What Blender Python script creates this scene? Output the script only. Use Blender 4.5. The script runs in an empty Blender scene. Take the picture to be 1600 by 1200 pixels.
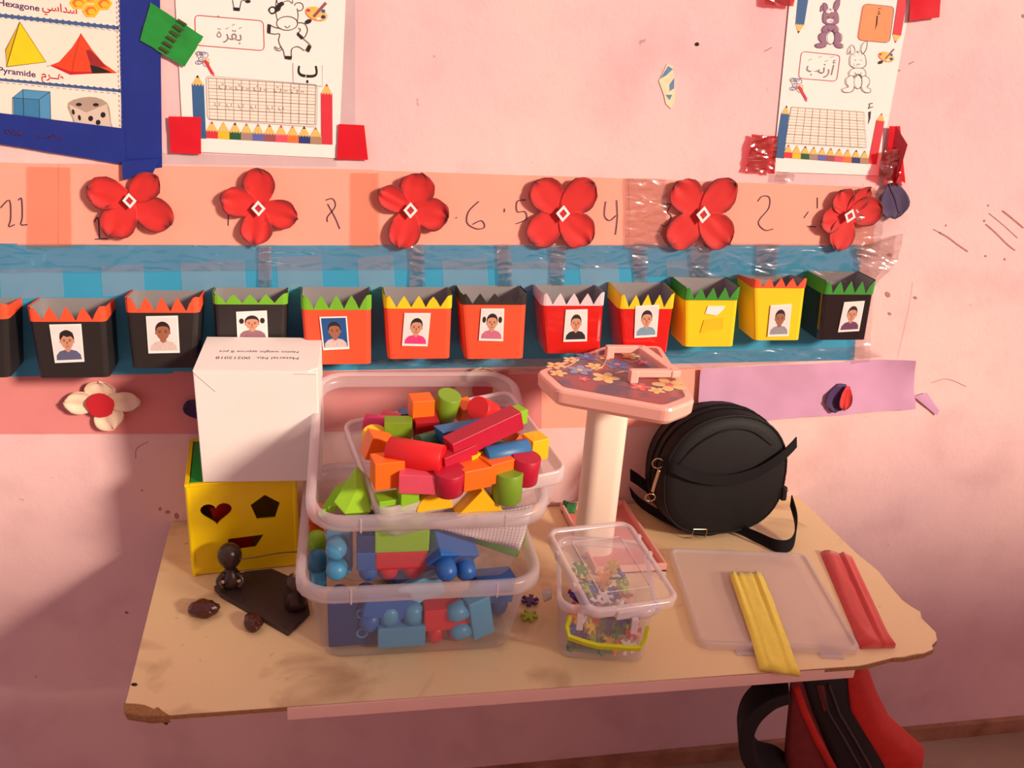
import bpy, bmesh, math, random
from mathutils import Vector, Matrix, Euler, noise
random.seed(7)
S = bpy.context.scene
COL = S.collection
# ------------------------------------------------------------------ camera
CAM = Vector((0.0, -1.2939, 0.7693)); PITCH, YAW, ROLL, FOC = .391044, -.207722, .066134, 1420.0
cp, sp, cy, sy, cr, sr = math.cos(PITCH), math.sin(PITCH), math.cos(YAW), math.sin(YAW), math.cos(ROLL), math.sin(ROLL)
FW = Vector((-sy*cp, cy*cp, -sp)); r0 = Vector((cy, sy, 0)); u0 = r0.cross(FW)
RT = r0*cr + u0*sr; UP = -r0*sr + u0*cr
cam = bpy.data.cameras.new('camera'); cam.sensor_width = 36; cam.lens = FOC*36/1600; cam.clip_start = .02
co = bpy.data.objects.new('camera', cam); COL.objects.link(co)
co.matrix_world = Matrix(((RT.x, UP.x, -FW.x, CAM.x), (RT.y, UP.y, -FW.y, CAM.y), (RT.z, UP.z, -FW.z, CAM.z), (0, 0, 0, 1)))
S.camera = co
# ------------------------------------------------------------------ light
w = bpy.data.worlds.new('world'); S.world = w; w.use_nodes = True
w.node_tree.nodes['Background'].inputs[0].default_value = (.98, .71, .75, 1)
w.node_tree.nodes['Background'].inputs[1].default_value = .55
sl = bpy.data.lights.new('sun', 'SUN'); sl.energy = 4.3; sl.angle = math.radians(9); sl.color = (1.0, .79, .61)
so = bpy.data.objects.new('sun', sl); COL.objects.link(so)
SUN = Vector((.640, -.672, .375)).normalized()
so.rotation_euler = SUN.to_track_quat('Z', 'Y').to_euler()
so.location = SUN*6
V = S.view_settings; V.view_transform = 'Standard'; V.look = 'None'; V.exposure = 0.0; V.gamma = 1; V.use_curve_mapping = False
S.cycles.transparent_max_bounces = 32

# ------------------------------------------------------------------ helpers
def ray(px, py): return FW + RT*((px-800)/FOC) - UP*((py-600)/FOC)
def W(px, py, y=0.0):
    d = ray(px, py); return CAM + d*((y-CAM.y)/d.y)
def T(px, py, z=0.0):
    d = ray(px, py); return CAM + d*((z-CAM.z)/d.z)
def lin(c): return tuple((x/255/12.92 if x/255 <= .04045 else ((x/255+.055)/1.055)**2.4) for x in c)
MATS = {}
def nodes(m):
    m.use_nodes = True; nt = m.node_tree; return nt, nt.nodes, nt.links, nt.nodes['Principled BSDF']
def mat(name, rgb, rough=.6, var=.06, scale=60, bump=0, bscale=200, metal=0, coat=0, raw=False, spec=.5, sheen=0):
    """principled surface with a faint mottling of its colour; rgb is given in sRGB 0-255"""
    if name in MATS: return MATS[name]
    m = bpy.data.materials.new(name); nt, N, L, b = nodes(m); MATS[name] = m
    c = rgb if raw else lin(rgb)
    b.inputs['Roughness'].default_value = rough; b.inputs['Metallic'].default_value = metal
    b.inputs['Coat Weight'].default_value = coat; b.inputs['Coat Roughness'].default_value = .08
    b.inputs['Specular IOR Level'].default_value = spec; b.inputs['Sheen Weight'].default_value = sheen
    tc = N.new('ShaderNodeTexCoord'); n = N.new('ShaderNodeTexNoise'); n.inputs['Scale'].default_value = scale; n.inputs['Detail'].default_value = 5
    L.new(tc.outputs['Object'], n.inputs['Vector'])
    mx = N.new('ShaderNodeMix'); mx.data_type = 'RGBA'
    mx.inputs[6].default_value = tuple(x*(1-var*1.6) for x in c)+(1,); mx.inputs[7].default_value = tuple(min(1, x*(1+var*1.6)) for x in c)+(1,)
    L.new(n.outputs['Fac'], mx.inputs[0]); L.new(mx.outputs[2], b.inputs['Base Color'])
    if bump:
        n2 = N.new('ShaderNodeTexNoise'); n2.inputs['Scale'].default_value = bscale; n2.inputs['Detail'].default_value = 6
        L.new(tc.outputs['Object'], n2.inputs['Vector'])
        bp = N.new('ShaderNodeBump'); bp.inputs['Strength'].default_value = bump; bp.inputs['Distance'].default_value = .002
        L.new(n2.outputs['Fac'], bp.inputs['Height']); L.new(bp.outputs['Normal'], b.inputs['Normal'])
    return m
def clear(name, rgb, trans, rough=.15, gloss=.2, bump=0, bscale=120):
    """thin clear or frosted plastic: see-through, a little milky, glossy"""
    if name in MATS: return MATS[name]
    m = bpy.data.materials.new(name); nt, N, L, b = nodes(m); MATS[name] = m
    out = N['Material Output']; c = lin(rgb)
    b.inputs['Base Color'].default_value = c+(1,); b.inputs['Roughness'].default_value = rough; b.inputs['Specular IOR Level'].default_value = gloss*2.5
    tr = N.new('ShaderNodeBsdfTransparent'); tr.inputs[0].default_value = (.97, .96, .96, 1)
    lw = N.new('ShaderNodeLayerWeight'); lw.inputs['Blend'].default_value = .25
    mr = N.new('ShaderNodeMapRange'); mr.inputs['To Min'].default_value = trans; mr.inputs['To Max'].default_value = trans*.62
    L.new(lw.outputs['Facing'], mr.inputs['Value'])
    mx = N.new('ShaderNodeMixShader'); L.new(mr.outputs['Result'], mx.inputs[0]); L.new(b.outputs[0], mx.inputs[1]); L.new(tr.outputs[0], mx.inputs[2]); L.new(mx.outputs[0], out.inputs[0])
    if bump:
        tc = N.new('ShaderNodeTexCoord'); n2 = N.new('ShaderNodeTexNoise'); n2.inputs['Scale'].default_value = bscale; n2.inputs['Detail'].default_value = 3
        L.new(tc.outputs['Object'], n2.inputs['Vector'])
        bp = N.new('ShaderNodeBump'); bp.inputs['Strength'].default_value = bump; bp.inputs['Distance'].default_value = .003
        L.new(n2.outputs['Fac'], bp.inputs['Height']); L.new(bp.outputs['Normal'], b.inputs['Normal'])
    return m
def film(name, tint, gloss=.10, milk=.03, rough=.12, bump=.8, bscale=150):
    """clear sticky film: see-through with a glossy skin that crinkles"""
    if name in MATS: return MATS[name]
    m = bpy.data.materials.new(name); nt, N, L, b = nodes(m); MATS[name] = m; out = N['Material Output']
    tr = N.new('ShaderNodeBsdfTransparent'); tr.inputs[0].default_value = lin(tint)+(1,)
    gl = N.new('ShaderNodeBsdfGlossy'); gl.inputs['Roughness'].default_value = rough; gl.inputs[0].default_value = (1, 1, 1, 1)
    df = N.new('ShaderNodeBsdfDiffuse'); df.inputs[0].default_value = (.8, .78, .76, 1)
    m1 = N.new('ShaderNodeMixShader'); m1.inputs[0].default_value = milk; L.new(tr.outputs[0], m1.inputs[1]); L.new(df.outputs[0], m1.inputs[2])
    m2 = N.new('ShaderNodeMixShader'); m2.inputs[0].default_value = gloss; L.new(m1.outputs[0], m2.inputs[1]); L.new(gl.outputs[0], m2.inputs[2]); L.new(m2.outputs[0], out.inputs[0])
    N.remove(b)
    tc = N.new('ShaderNodeTexCoord'); n2 = N.new('ShaderNodeTexNoise'); n2.inputs['Scale'].default_value = bscale; n2.inputs['Detail'].default_value = 1; n2.inputs['Distortion'].default_value = 1.2
    mp = N.new('ShaderNodeMapping'); mp.inputs['Scale'].default_value = (.4, 1, 1); mp.inputs['Rotation'].default_value = (0, .6, 0); L.new(tc.outputs['Object'], mp.inputs['Vector'])
    L.new(mp.outputs['Vector'], n2.inputs['Vector']); bp = N.new('ShaderNodeBump'); bp.inputs['Strength'].default_value = bump; bp.inputs['Distance'].default_value = .006
    L.new(n2.outputs['Fac'], bp.inputs['Height']); L.new(bp.outputs['Normal'], gl.inputs['Normal'])
    return m
ORG = {}
def tag(o, label=None, cat=None, group=None, kind=None):
    if label: o['label'] = label
    if cat: o['category'] = cat
    if group: o['group'] = group
    if kind: o['kind'] = kind
    return o
def empty(name, loc, label=None, cat=None, group=None, rot=None, kind=None):
    o = bpy.data.objects.new(name, None); COL.objects.link(o); o.location = loc; o.empty_display_size = .02
    if rot: o.rotation_euler = rot
    ORG[o] = Vector(loc); return tag(o, label, cat, group, kind)
def mk(name, vs, fs, mats, parent=None, mi=None, smooth=False, local=False, ctr=False):
    """one mesh object. World vertices unless local; children are stored relative to their parent's place"""
    vs = [Vector(v) for v in vs]; org = Vector((0, 0, 0))
    if parent is not None and not local: org = ORG.get(parent, Vector((0, 0, 0)))
    if parent is None and ctr:
        org = sum(vs, Vector())/len(vs)
    me = bpy.data.meshes.new(name); me.from_pydata([tuple(v-org) for v in vs], [], fs)
    if not isinstance(mats, (list, tuple)): mats = [mats]
    for m in mats: me.materials.append(m)
    if mi:
        for p, i in zip(me.polygons, mi): p.material_index = i
    if smooth:
        for p in me.polygons: p.use_smooth = True
    me.update()
    o = bpy.data.objects.new(name, me); COL.objects.link(o)
    if parent is not None:
        o.parent = parent; ORG[o] = ORG.get(parent, Vector()) if not local else Vector()
    else:
        o.location = org; ORG[o] = org
    return o
def fixn(o):
    bm = bmesh.new(); bm.from_mesh(o.data); bmesh.ops.recalc_face_normals(bm, faces=bm.faces); bm.to_mesh(o.data); bm.free(); return o
def bev(o, wd=.001, seg=2, ang=35):
    md = o.modifiers.new('bevel', 'BEVEL'); md.width = wd; md.segments = seg; md.limit_method = 'ANGLE'; md.angle_limit = math.radians(ang); return o
def prism(pts, vec):
    n = len(pts); vec = Vector(vec); a = [Vector(p) for p in pts]
    vs = a + [p+vec for p in a]
    fs = [list(range(n))[::-1], list(range(n, 2*n))] + [[i, (i+1) % n, n+(i+1) % n, n+i] for i in range(n)]
    return vs, fs
def boxv(x0, x1, y0, y1, z0, z1):
    return prism([(x0, y0, z0), (x1, y0, z0), (x1, y1, z0), (x0, y1, z0)], (0, 0, z1-z0))
class MB:
    """collects shapes with a material index each"""
    def __init__(s): s.v = []; s.f = []; s.m = []; s.mats = []
    def idx(s, m):
        if m not in s.mats: s.mats.append(m)
        return s.mats.index(m)
    def add(s, vf, m):
        k = len(s.v); i = s.idx(m); s.v += list(vf[0]); s.f += [[a+k for a in f] for f in vf[1]]; s.m += [i]*len(vf[1]); return s
    def build(s, name, parent=None, smooth=False, local=False, ctr=False):
        return mk(name, s.v, s.f, s.mats, parent, s.m, smooth, local, ctr)
def tube(pts, r, n=8, closed=False, cap=True):
    pts = [Vector(p) for p in pts]; vs = []; fs = []; k = len(pts); up = None
    for i, p in enumerate(pts):
        t = (pts[(i+1) % k]-pts[i-1]) if closed else (pts[min(i+1, k-1)]-pts[max(i-1, 0)])
        t.normalize()
        if up is None: up = t.orthogonal().normalized()
        up = (up - t*up.dot(t)).normalized(); b = t.cross(up)
        rr = r[i] if isinstance(r, (list, tuple)) else r
        for j in range(n):
            a = 2*math.pi*j/n; vs.append(p + up*(rr*math.cos(a)) + b*(rr*math.sin(a)))
    for i in range(k if closed else k-1):
        for j in range(n):
            a, b2 = i*n+j, i*n+(j+1) % n; c, d = ((i+1) % k)*n+(j+1) % n, ((i+1) % k)*n+j
            fs.append([a, b2, c, d])
    if cap and not closed: fs += [list(range(n))[::-1], list(range((k-1)*n, k*n))]
    return vs, fs
def lathe(prof, n=20, c=(0, 0, 0), ax='z'):
    vs = []; fs = []; c = Vector(c)
    for r, h in prof:
        for j in range(n):
            a = 2*math.pi*j/n; x, y = r*math.cos(a), r*math.sin(a)
            vs.append(c + (Vector((x, y, h)) if ax == 'z' else Vector((x, h, y)) if ax == 'y' else Vector((h, x, y))))
    for i in range(len(prof)-1):
        for j in range(n): fs.append([i*n+j, i*n+(j+1) % n, (i+1)*n+(j+1) % n, (i+1)*n+j])
    fs += [list(range(n))[::-1], list(range((len(prof)-1)*n, len(prof)*n))]
    return vs, fs
def smooth_pts(pts, n=6, closed=False):
    P = [Vector(p) for p in pts]; out = []; k = len(P)
    for i in range(k if closed else k-1):
        p0 = P[i-1] if (closed or i > 0) else P[0]; p1 = P[i]; p2 = P[(i+1) % k]; p3 = P[(i+2) % k] if (closed or i+2 < k) else P[-1]
        for j in range(n):
            t = j/n; out.append(.5*((2*p1)+(p2-p0)*t+(2*p0-5*p1+4*p2-p3)*t*t+(3*p1-p0-3*p2+p3)*t**3))
    if not closed: out.append(P[-1])
    return out
def ribbon(pts, width, side, th=.001):
    """a strap of given width along pts; side(i) gives the width direction"""
    pts = [Vector(p) for p in pts]; vs = []; fs = []
    for i, p in enumerate(pts):
        s = Vector(side(i) if callable(side) else side).normalized()
        t = (pts[min(i+1, len(pts)-1)]-pts[max(i-1, 0)]).normalized(); nn = t.cross(s).normalized()
        for a, b in ((-1, -1), (1, -1), (1, 1), (-1, 1)): vs.append(p + s*(a*width/2) + nn*(b*th/2))
    k = len(pts)
    for i in range(k-1):
        for j in range(4): fs.append([i*4+j, i*4+(j+1) % 4, (i+1)*4+(j+1) % 4, (i+1)*4+j])
    fs += [[3, 2, 1, 0], [4*k-4, 4*k-3, 4*k-2, 4*k-1]]
    return vs, fs
def rrect(wx, wy, r, n=5):
    out = []
    for cx, cy_, a0 in ((wx/2-r, wy/2-r, 0), (-wx/2+r, wy/2-r, 90), (-wx/2+r, -wy/2+r, 180), (wx/2-r, -wy/2+r, 270)):
        for i in range(n+1):
            a = math.radians(a0+90*i/n); out.append((cx+r*math.cos(a), cy_+r*math.sin(a)))
    return out
def loft(rings, capb=True, capt=True):
    n = len(rings[0]); vs = [p for r in rings for p in r]; fs = []
    for i in range(len(rings)-1):
        for j in range(n): fs.append([i*n+j, i*n+(j+1) % n, (i+1)*n+(j+1) % n, (i+1)*n+j])
    if capb: fs.append(list(range(n))[::-1])
    if capt: fs.append(list(range((len(rings)-1)*n, len(rings)*n)))
    return vs, fs
def wsheet(c4, nx, ny, off, amp=0, fr=30, th=.0003, seed=0, edge=0, lift=None):
    """a sheet of paper or film on the wall between four corner points TL TR BR BL given on the wall, gently wrinkled"""
    tl, tr, br, bl = [Vector(c) for c in c4]; top = []; fs = []
    for j in range(ny+1):
        for i in range(nx+1):
            u, v = i/nx, j/ny
            p = (tl*(1-u)+tr*u)*(1-v)+(bl*(1-u)+br*u)*v
            q = Vector((p.x*fr+seed*7.3, p.z*fr, seed*3.1))
            h = (noise.noise(q)*.5+.5)*amp + (abs(noise.noise(q*2.7))*.5)*amp
            if edge and (j in (0, ny) or i in (0, nx)):
                d = Vector((noise.noise(q*9+Vector((5, 0, 0))), 0, noise.noise(q*9+Vector((0, 9, 0)))))*edge; p = p+d
            if lift: h += lift(u, v)
            top.append(Vector((p.x, -off-th-h, p.z)))
    n = (nx+1)*(ny+1); back = [Vector((p.x, p.y+th, p.z)) for p in top]
    for j in range(ny):
        for i in range(nx):
            a = j*(nx+1)+i; fs.append([a, a+nx+1, a+nx+2, a+1])
    fb = [[n+k for k in f][::-1] for f in fs]
    rim = [i for i in range(nx)] + [j*(nx+1)+nx for j in range(ny)] + [ny*(nx+1)+nx-i for i in range(nx)] + [(ny-j)*(nx+1) for j in range(ny)]
    fe = [[rim[i], rim[(i+1) % len(rim)], n+rim[(i+1) % len(rim)], n+rim[i]] for i in range(len(rim))]
    return top+back, fs+fb+fe
def wq(*pts): return [W(*p) for p in pts]
def wflat(pxs, off): return [tuple(W(x, y, -off)) for x, y in pxs], [list(range(len(pxs)))[::-1]]
def wprism(pxs, off, th): return prism([W(x, y, 0)+Vector((0, -off, 0)) for x, y in pxs], (0, -th, 0))
def wstroke(pxs, wpx, off, closed=False):
    """a flat inked line on the wall plane"""
    P = [W(x, y)+Vector((0, -off, 0)) for x, y in pxs]; k = len(P); vs = []; fs = []
    hw = wpx*.00048
    for i in range(k):
        t = (P[(i+1) % k]-P[i-1]) if closed else P[min(i+1, k-1)]-P[max(i-1, 0)]
        if t.length < 1e-9: t = Vector((1, 0, 0))
        t.normalize(); nn = Vector((-t.z, 0, t.x)); vs += [P[i]-nn*hw, P[i]+nn*hw]
    for i in range(k if closed else k-1):
        j = (i+1) % k; fs.append([2*i, 2*j, 2*j+1, 2*i+1])
    return vs, fs
def cur(pts, n=5, closed=False):
    return [(p.x, p.y) for p in smooth_pts([(a, b, 0) for a, b in pts], n, closed)]
def ell(cx, cy_, rx, ry, n=16, rot=0):
    c, s = math.cos(rot), math.sin(rot)
    return [(cx+rx*math.cos(a)*c-ry*math.sin(a)*s, cy_+rx*math.cos(a)*s+ry*math.sin(a)*c) for a in [2*math.pi*i/n for i in range(n)]]
def wtext(body, px, py, hpx, m, parent, off, ang=0, name='printed_word', align='LEFT', wide=1.0, off_curve=0):
    """flat lettering printed on something on the wall; (px,py) is the baseline start"""
    c = bpy.data.curves.new(name, 'FONT'); c.body = body; s = hpx*.00096/.72; c.size = s; c.align_x = align; c.offset = off_curve
    c.materials.append(m); o = bpy.data.objects.new(name, c); COL.objects.link(o)
    p = W(px, py)+Vector((0, -off, 0)); o.parent = parent; o.location = p-ORG.get(parent, Vector())
    o.rotation_euler = Euler((math.pi/2, math.radians(-ang), 0), 'XYZ'); o.scale = (wide, 1, 1)
    return totext(o)
def totext(o):
    """turn lettering into a plain mesh object of the same name and place"""
    bpy.context.view_layer.update(); dg = bpy.context.evaluated_depsgraph_get(); me = bpy.data.meshes.new_from_object(o.evaluated_get(dg)); me.name = o.name
    n = bpy.data.objects.new(o.name, me); COL.objects.link(n); n.parent = o.parent; n.location = o.location; n.rotation_euler = o.rotation_euler; n.scale = o.scale
    nm = o.name; bpy.data.objects.remove(o); n.name = nm; return n
def ar(s):
    return ''.join(reversed(s))
# ------------------------------------------------------------------ materials
M = dict(
 paper=mat('white_paper', (247, 243, 240), .75, .02, 30), cream=mat('poster_paper', (250, 236, 222), .5, .02, 30),
 orange_paper=mat('orange_paper', (248, 172, 152), .72, .04, 18), pink_paper=mat('pink_paper', (222, 140, 140), .75, .05, 15),
 purple_paper=mat('purple_paper', (212, 164, 202), .75, .05, 15), blue_paper=mat('blue_paper', (54, 160, 202), .6, .07, 14),
 blue_tape=mat('blue_tape', (22, 52, 142), .28, .12, 25, coat=.3), red_tape=mat('red_tape', (214, 22, 40), .22, .08, 40, coat=.5),
 red_film=film('red_film', (240, 84, 80), .19, .02, .13, 1.0, 52), green_tape=mat('green_tape', (30, 150, 62), .25, .12, 60, coat=.4),
 tape_brown=mat('tape_pattern', (70, 80, 40), .4), ink=mat('blue_black_ink', (52, 44, 78), .7), black=mat('black_print', (28, 24, 26), .6), grey=mat('grey_print', (138, 130, 132), .6),
 lgrey=mat('pale_grey_print', (190, 184, 184), .6),
 p_blue=mat('print_blue', (48, 98, 150), .6), p_red=mat('print_red', (214, 48, 66), .6), p_wood=mat('print_pencil_wood', (236, 196, 108), .6), p_yellow=mat('print_yellow', (250, 196, 40), .6),
 p_green=mat('print_green', (30, 92, 52), .6), p_gray=mat('print_taupe', (160, 138, 128), .6), p_peri=mat('print_periwinkle', (96, 104, 178), .6), p_mauve=mat('print_mauve', (150, 84, 92), .6),
 p_pink=mat('print_pink', (228, 84, 110), .6), p_or=mat('print_orange', (246, 120, 56), .6), p_navy=mat('print_navy', (34, 56, 120), .6), p_tan=mat('print_tan', (172, 140, 110), .6),
 p_purple=mat('print_purple', (72, 44, 110), .6), p_mvrab=mat('print_rabbit_mauve', (150, 108, 132), .6), p_orbox=mat('print_orange_card', (246, 150, 98), .6),
 p_crimson=mat('print_crimson', (196, 30, 44), .6), p_tent=mat('print_tent', (226, 72, 34), .6), p_tentd=mat('print_tent_dark', (150, 36, 40), .6), p_sep=mat('print_steel_blue', (66, 98, 150), .6),
 p_cubeL=mat('print_cube_light', (78, 152, 200), .6), p_cubeD=mat('print_cube_dark', (56, 128, 178), .6), p_dice=mat('print_dice', (214, 200, 186), .6), p_diceT=mat('print_dice_top', (176, 158, 142), .6), p_pyr=mat('print_pyramid', (246, 214, 20), .6), p_pyrd=mat('print_pyramid_side', (214, 180, 10), .6),
 tape=film('clear_tape', (253, 250, 249), .19, .02, .13, 1.0, 52), tape_soft=film('clear_tape_matte', (250, 252, 253), .02, .085, .3, .2, 60), film=film('clear_film', (254, 253, 253), .10, .004, .13, 1.0, 44), ptape=film('peach_tape', (253, 244, 238), .04, .03, .15, .4, 30),
 bin=clear('frosted_plastic', (206, 202, 212), .945, .25, .3, .05, 40), rim=clear('frosted_plastic_rim', (232, 220, 226), .62, .28, .4), cbox=clear('clear_plastic', (240, 230, 236), .80, .16, .4), crim=clear('clear_plastic_rim', (245, 232, 236), .46, .2, .45), lidm=clear('matte_plastic_lid', (244, 226, 220), .55, .3, .3),
 white_card=mat('white_cardboard', (246, 240, 236), .7, .02, 12, .05, 60), silver=mat('foil_lining', (172, 168, 170), .34, .08, 20, metal=.35),
 blackbag=mat('black_leatherette', (23, 22, 24), .62, .1, 40, .1, 900, spec=.25), blackstrap=mat('black_webbing', (20, 19, 21), .8, .1, 60, .1, 1200, spec=.2), metal=mat('worn_metal', (200, 176, 140), .25, .08, 60, metal=1),
 wood_y=mat('shape_sorter_yellow', (248, 220, 0), .35, .03, 20, coat=.15), green_lid=mat('shape_sorter_green', (20, 160, 62), .4, .04, 20),
 chip=mat('chipboard', (160, 116, 74), .9, .35, 260, .6, 400), batten=mat('pale_batten', (246, 206, 194), .55, .05, 20), dark=mat('dark_clay', (54, 36, 32), .32, .2, 60, .25, 140), slate=mat('dark_slate', (60, 44, 40), .5, .15, 50, .15, 200), date=mat('dried_date', (74, 32, 24), .28, .25, 90, .5, 160),
 pinkpl=mat('pink_plastic', (250, 190, 176), .38, .03, 20, coat=.1), ivory=mat('ivory_plastic', (248, 232, 214), .4, .03, 15), redfab=mat('red_fabric', (214, 70, 66), .85, .08, 80, .2, 700, sheen=.3), yelfab=mat('yellow_fabric', (246, 224, 84), .85, .06, 80, .2, 700, sheen=.3),
 packred=mat('backpack_red', (206, 44, 30), .75, .12, 60, .15, 900), packdark=mat('backpack_maroon', (120, 40, 40), .8, .12, 60, .15, 900), packblk=mat('backpack_black', (22, 19, 22), .7, .1, 60, .15, 900), handle=mat('lime_handle', (206, 214, 20), .35, .05, 40), base_tray=mat('pink_tray', (232, 140, 132), .45, .04, 20),
)
# plaster: pink over mauve, blotched and speckled
def plaster(name, ca, cb, sc=2.2):
    m = bpy.data.materials.new(name); nt, N, L, b = nodes(m); b.inputs['Roughness'].default_value = .75
    tc = N.new('ShaderNodeTexCoord'); n1 = N.new('ShaderNodeTexNoise'); n1.inputs['Scale'].default_value = sc; n1.inputs['Detail'].default_value = 6
    L.new(tc.outputs['Object'], n1.inputs['Vector'])
    r1 = N.new('ShaderNodeValToRGB'); r1.color_ramp.elements[0].position = .35; r1.color_ramp.elements[1].position = .68
    r1.color_ramp.elements[0].color = lin(ca)+(1,); r1.color_ramp.elements[1].color = lin(cb)+(1,); L.new(n1.outputs['Fac'], r1.inputs[0])
    n2 = N.new('ShaderNodeTexNoise'); n2.inputs['Scale'].default_value = 55; n2.inputs['Detail'].default_value = 2; L.new(tc.outputs['Object'], n2.inputs['Vector'])
    r2 = N.new('ShaderNodeValToRGB'); r2.color_ramp.elements[0].position = .22; r2.color_ramp.elements[1].position = .27
    r2.color_ramp.elements[0].color = (.32, .22, .22, 1); r2.color_ramp.elements[1].color = (1, 1, 1, 1); L.new(n2.outputs['Fac'], r2.inputs[0])
    n3 = N.new('ShaderNodeTexNoise'); n3.inputs['Scale'].default_value = 9; n3.inputs['Detail'].default_value = 8; L.new(tc.outputs['Object'], n3.inputs['Vector'])
    r3 = N.new('ShaderNodeValToRGB'); r3.color_ramp.elements[0].position = .3; r3.color_ramp.elements[1].position = .5
    r3.color_ramp.elements[0].color = (.86, .82, .82, 1); r3.color_ramp.elements[1].color = (1, 1, 1, 1); L.new(n3.outputs['Fac'], r3.inputs[0])
    x1 = N.new('ShaderNodeMix'); x1.data_type = 'RGBA'; x1.blend_type = 'MULTIPLY'; x1.inputs[0].default_value = .5
    L.new(r1.outputs[0], x1.inputs[6]); L.new(r2.outputs[0], x1.inputs[7])
    x2 = N.new('ShaderNodeMix'); x2.data_type = 'RGBA'; x2.blend_type = 'MULTIPLY'; x2.inputs[0].default_value = .7
    L.new(x1.outputs[2], x2.inputs[6]); L.new(r3.outputs[0], x2.inputs[7]); L.new(x2.outputs[2], b.inputs['Base Color'])
    n4 = N.new('ShaderNodeTexNoise'); n4.inputs['Scale'].default_value = 28; n4.inputs['Detail'].default_value = 8; n4.inputs['Roughness'].default_value = .65; L.new(tc.outputs['Object'], n4.inputs['Vector'])
    bp = N.new('ShaderNodeBump'); bp.inputs['Strength'].default_value = .25; bp.inputs['Distance'].default_value = .005
    L.new(n4.outputs['Fac'], bp.inputs['Height']); L.new(bp.outputs['Normal'], b.inputs['Normal'])
    return m
M['plaster'] = plaster('pink_plaster', (232, 195, 200), (246, 211, 206))
M['skirt'] = plaster('brown_skirting_paint', (150, 100, 74), (186, 140, 110), 14)
M['floor'] = plaster('dusty_floor', (150, 120, 100), (176, 148, 126), 3)
# laminate of the table, dirty
def laminate():
    m = bpy.data.materials.new('cream_laminate'); nt, N, L, b = nodes(m); b.inputs['Roughness'].default_value = .42
    tc = N.new('ShaderNodeTexCoord'); n1 = N.new('ShaderNodeTexNoise'); n1.inputs['Scale'].default_value = 9; n1.inputs['Detail'].default_value = 8; n1.inputs['Distortion'].default_value = .6
    L.new(tc.outputs['Object'], n1.inputs['Vector'])
    r = N.new('ShaderNodeValToRGB'); e = r.color_ramp.elements; e[0].position = .27; e[0].color = lin((182, 146, 106))+(1,); e[1].position = .46; e[1].color = lin((240, 214, 164))+(1,)
    L.new(n1.outputs['Fac'], r.inputs[0])
    n2 = N.new('ShaderNodeTexNoise'); n2.inputs['Scale'].default_value = 70; n2.inputs['Detail'].default_value = 3; L.new(tc.outputs['Object'], n2.inputs['Vector'])
    r2 = N.new('ShaderNodeValToRGB'); r2.color_ramp.elements[0].position = .24; r2.color_ramp.elements[1].position = .30; r2.color_ramp.elements[0].color = (.35, .26, .2, 1); r2.color_ramp.elements[1].color = (1, 1, 1, 1)
    L.new(n2.outputs['Fac'], r2.inputs[0])
    x = N.new('ShaderNodeMix'); x.data_type = 'RGBA'; x.blend_type = 'MULTIPLY'; x.inputs[0].default_value = .6; L.new(r.outputs[0], x.inputs[6]); L.new(r2.outputs[0], x.inputs[7]); L.new(x.outputs[2], b.inputs['Base Color'])
    return m
M['laminate'] = laminate()
def petal_mat(name, base, edge):
    m = bpy.data.materials.new(name); nt, N, L, b = nodes(m); b.inputs['Roughness'].default_value = .7; b.inputs['Sheen Weight'].default_value = .3
    at = N.new('ShaderNodeAttribute'); at.attribute_name = 'rim'; tc = N.new('ShaderNodeTexCoord'); n = N.new('ShaderNodeTexNoise'); n.inputs['Scale'].default_value = 70; n.inputs['Detail'].default_value = 6; L.new(tc.outputs['Object'], n.inputs['Vector'])
    ad = N.new('ShaderNodeMath'); ad.operation = 'MULTIPLY_ADD'; ad.inputs[1].default_value = .6; L.new(n.outputs['Fac'], ad.inputs[0]); L.new(at.outputs['Fac'], ad.inputs[2])
    r = N.new('ShaderNodeValToRGB'); r.color_ramp.elements[0].position = .75; r.color_ramp.elements[0].color = lin(base)+(1,); r.color_ramp.elements[1].position = 1.35; r.color_ramp.elements[1].color = lin(edge)+(1,)
    mr = N.new('ShaderNodeMapRange'); mr.inputs['From Max'].default_value = 1.6; L.new(ad.outputs[0], mr.inputs['Value'])
    r.color_ramp.elements[0].position = .25; r.color_ramp.elements[1].position = .85; L.new(mr.outputs['Result'], r.inputs[0]); L.new(r.outputs[0], b.inputs['Base Color'])
    return m
M['petal_red'] = petal_mat('red_petal', (212, 36, 34), (92, 12, 22)); M['petal_cream'] = petal_mat('cream_petal', (240, 214, 188), (226, 190, 165)); M['petal_purple'] = petal_mat('purple_petal', (62, 30, 92), (40, 22, 56)); M['leaf_purple'] = petal_mat('purple_leaf', (66, 48, 92), (44, 30, 64))

# ------------------------------------------------------------------ room
wall = mk('wall_back', *boxv(-1.6, 2.6, 0, .12, -.6, 2.2), M['plaster']); tag(wall, 'pink mauve plastered wall, blotched and scratched', kind='structure')
fl = mk('floor', *boxv(-1.6, 5.0, -3.2, .12, -.7, -.6), M['floor']); tag(fl, 'dusty brown floor under the table', kind='structure')
sk = mk('baseboard_back', *boxv(-1.6, 2.6, -.012, 0, -.6, -.565), M['skirt']); tag(sk, 'brown painted skirting strip at the foot of the pink wall', kind='structure')
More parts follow.
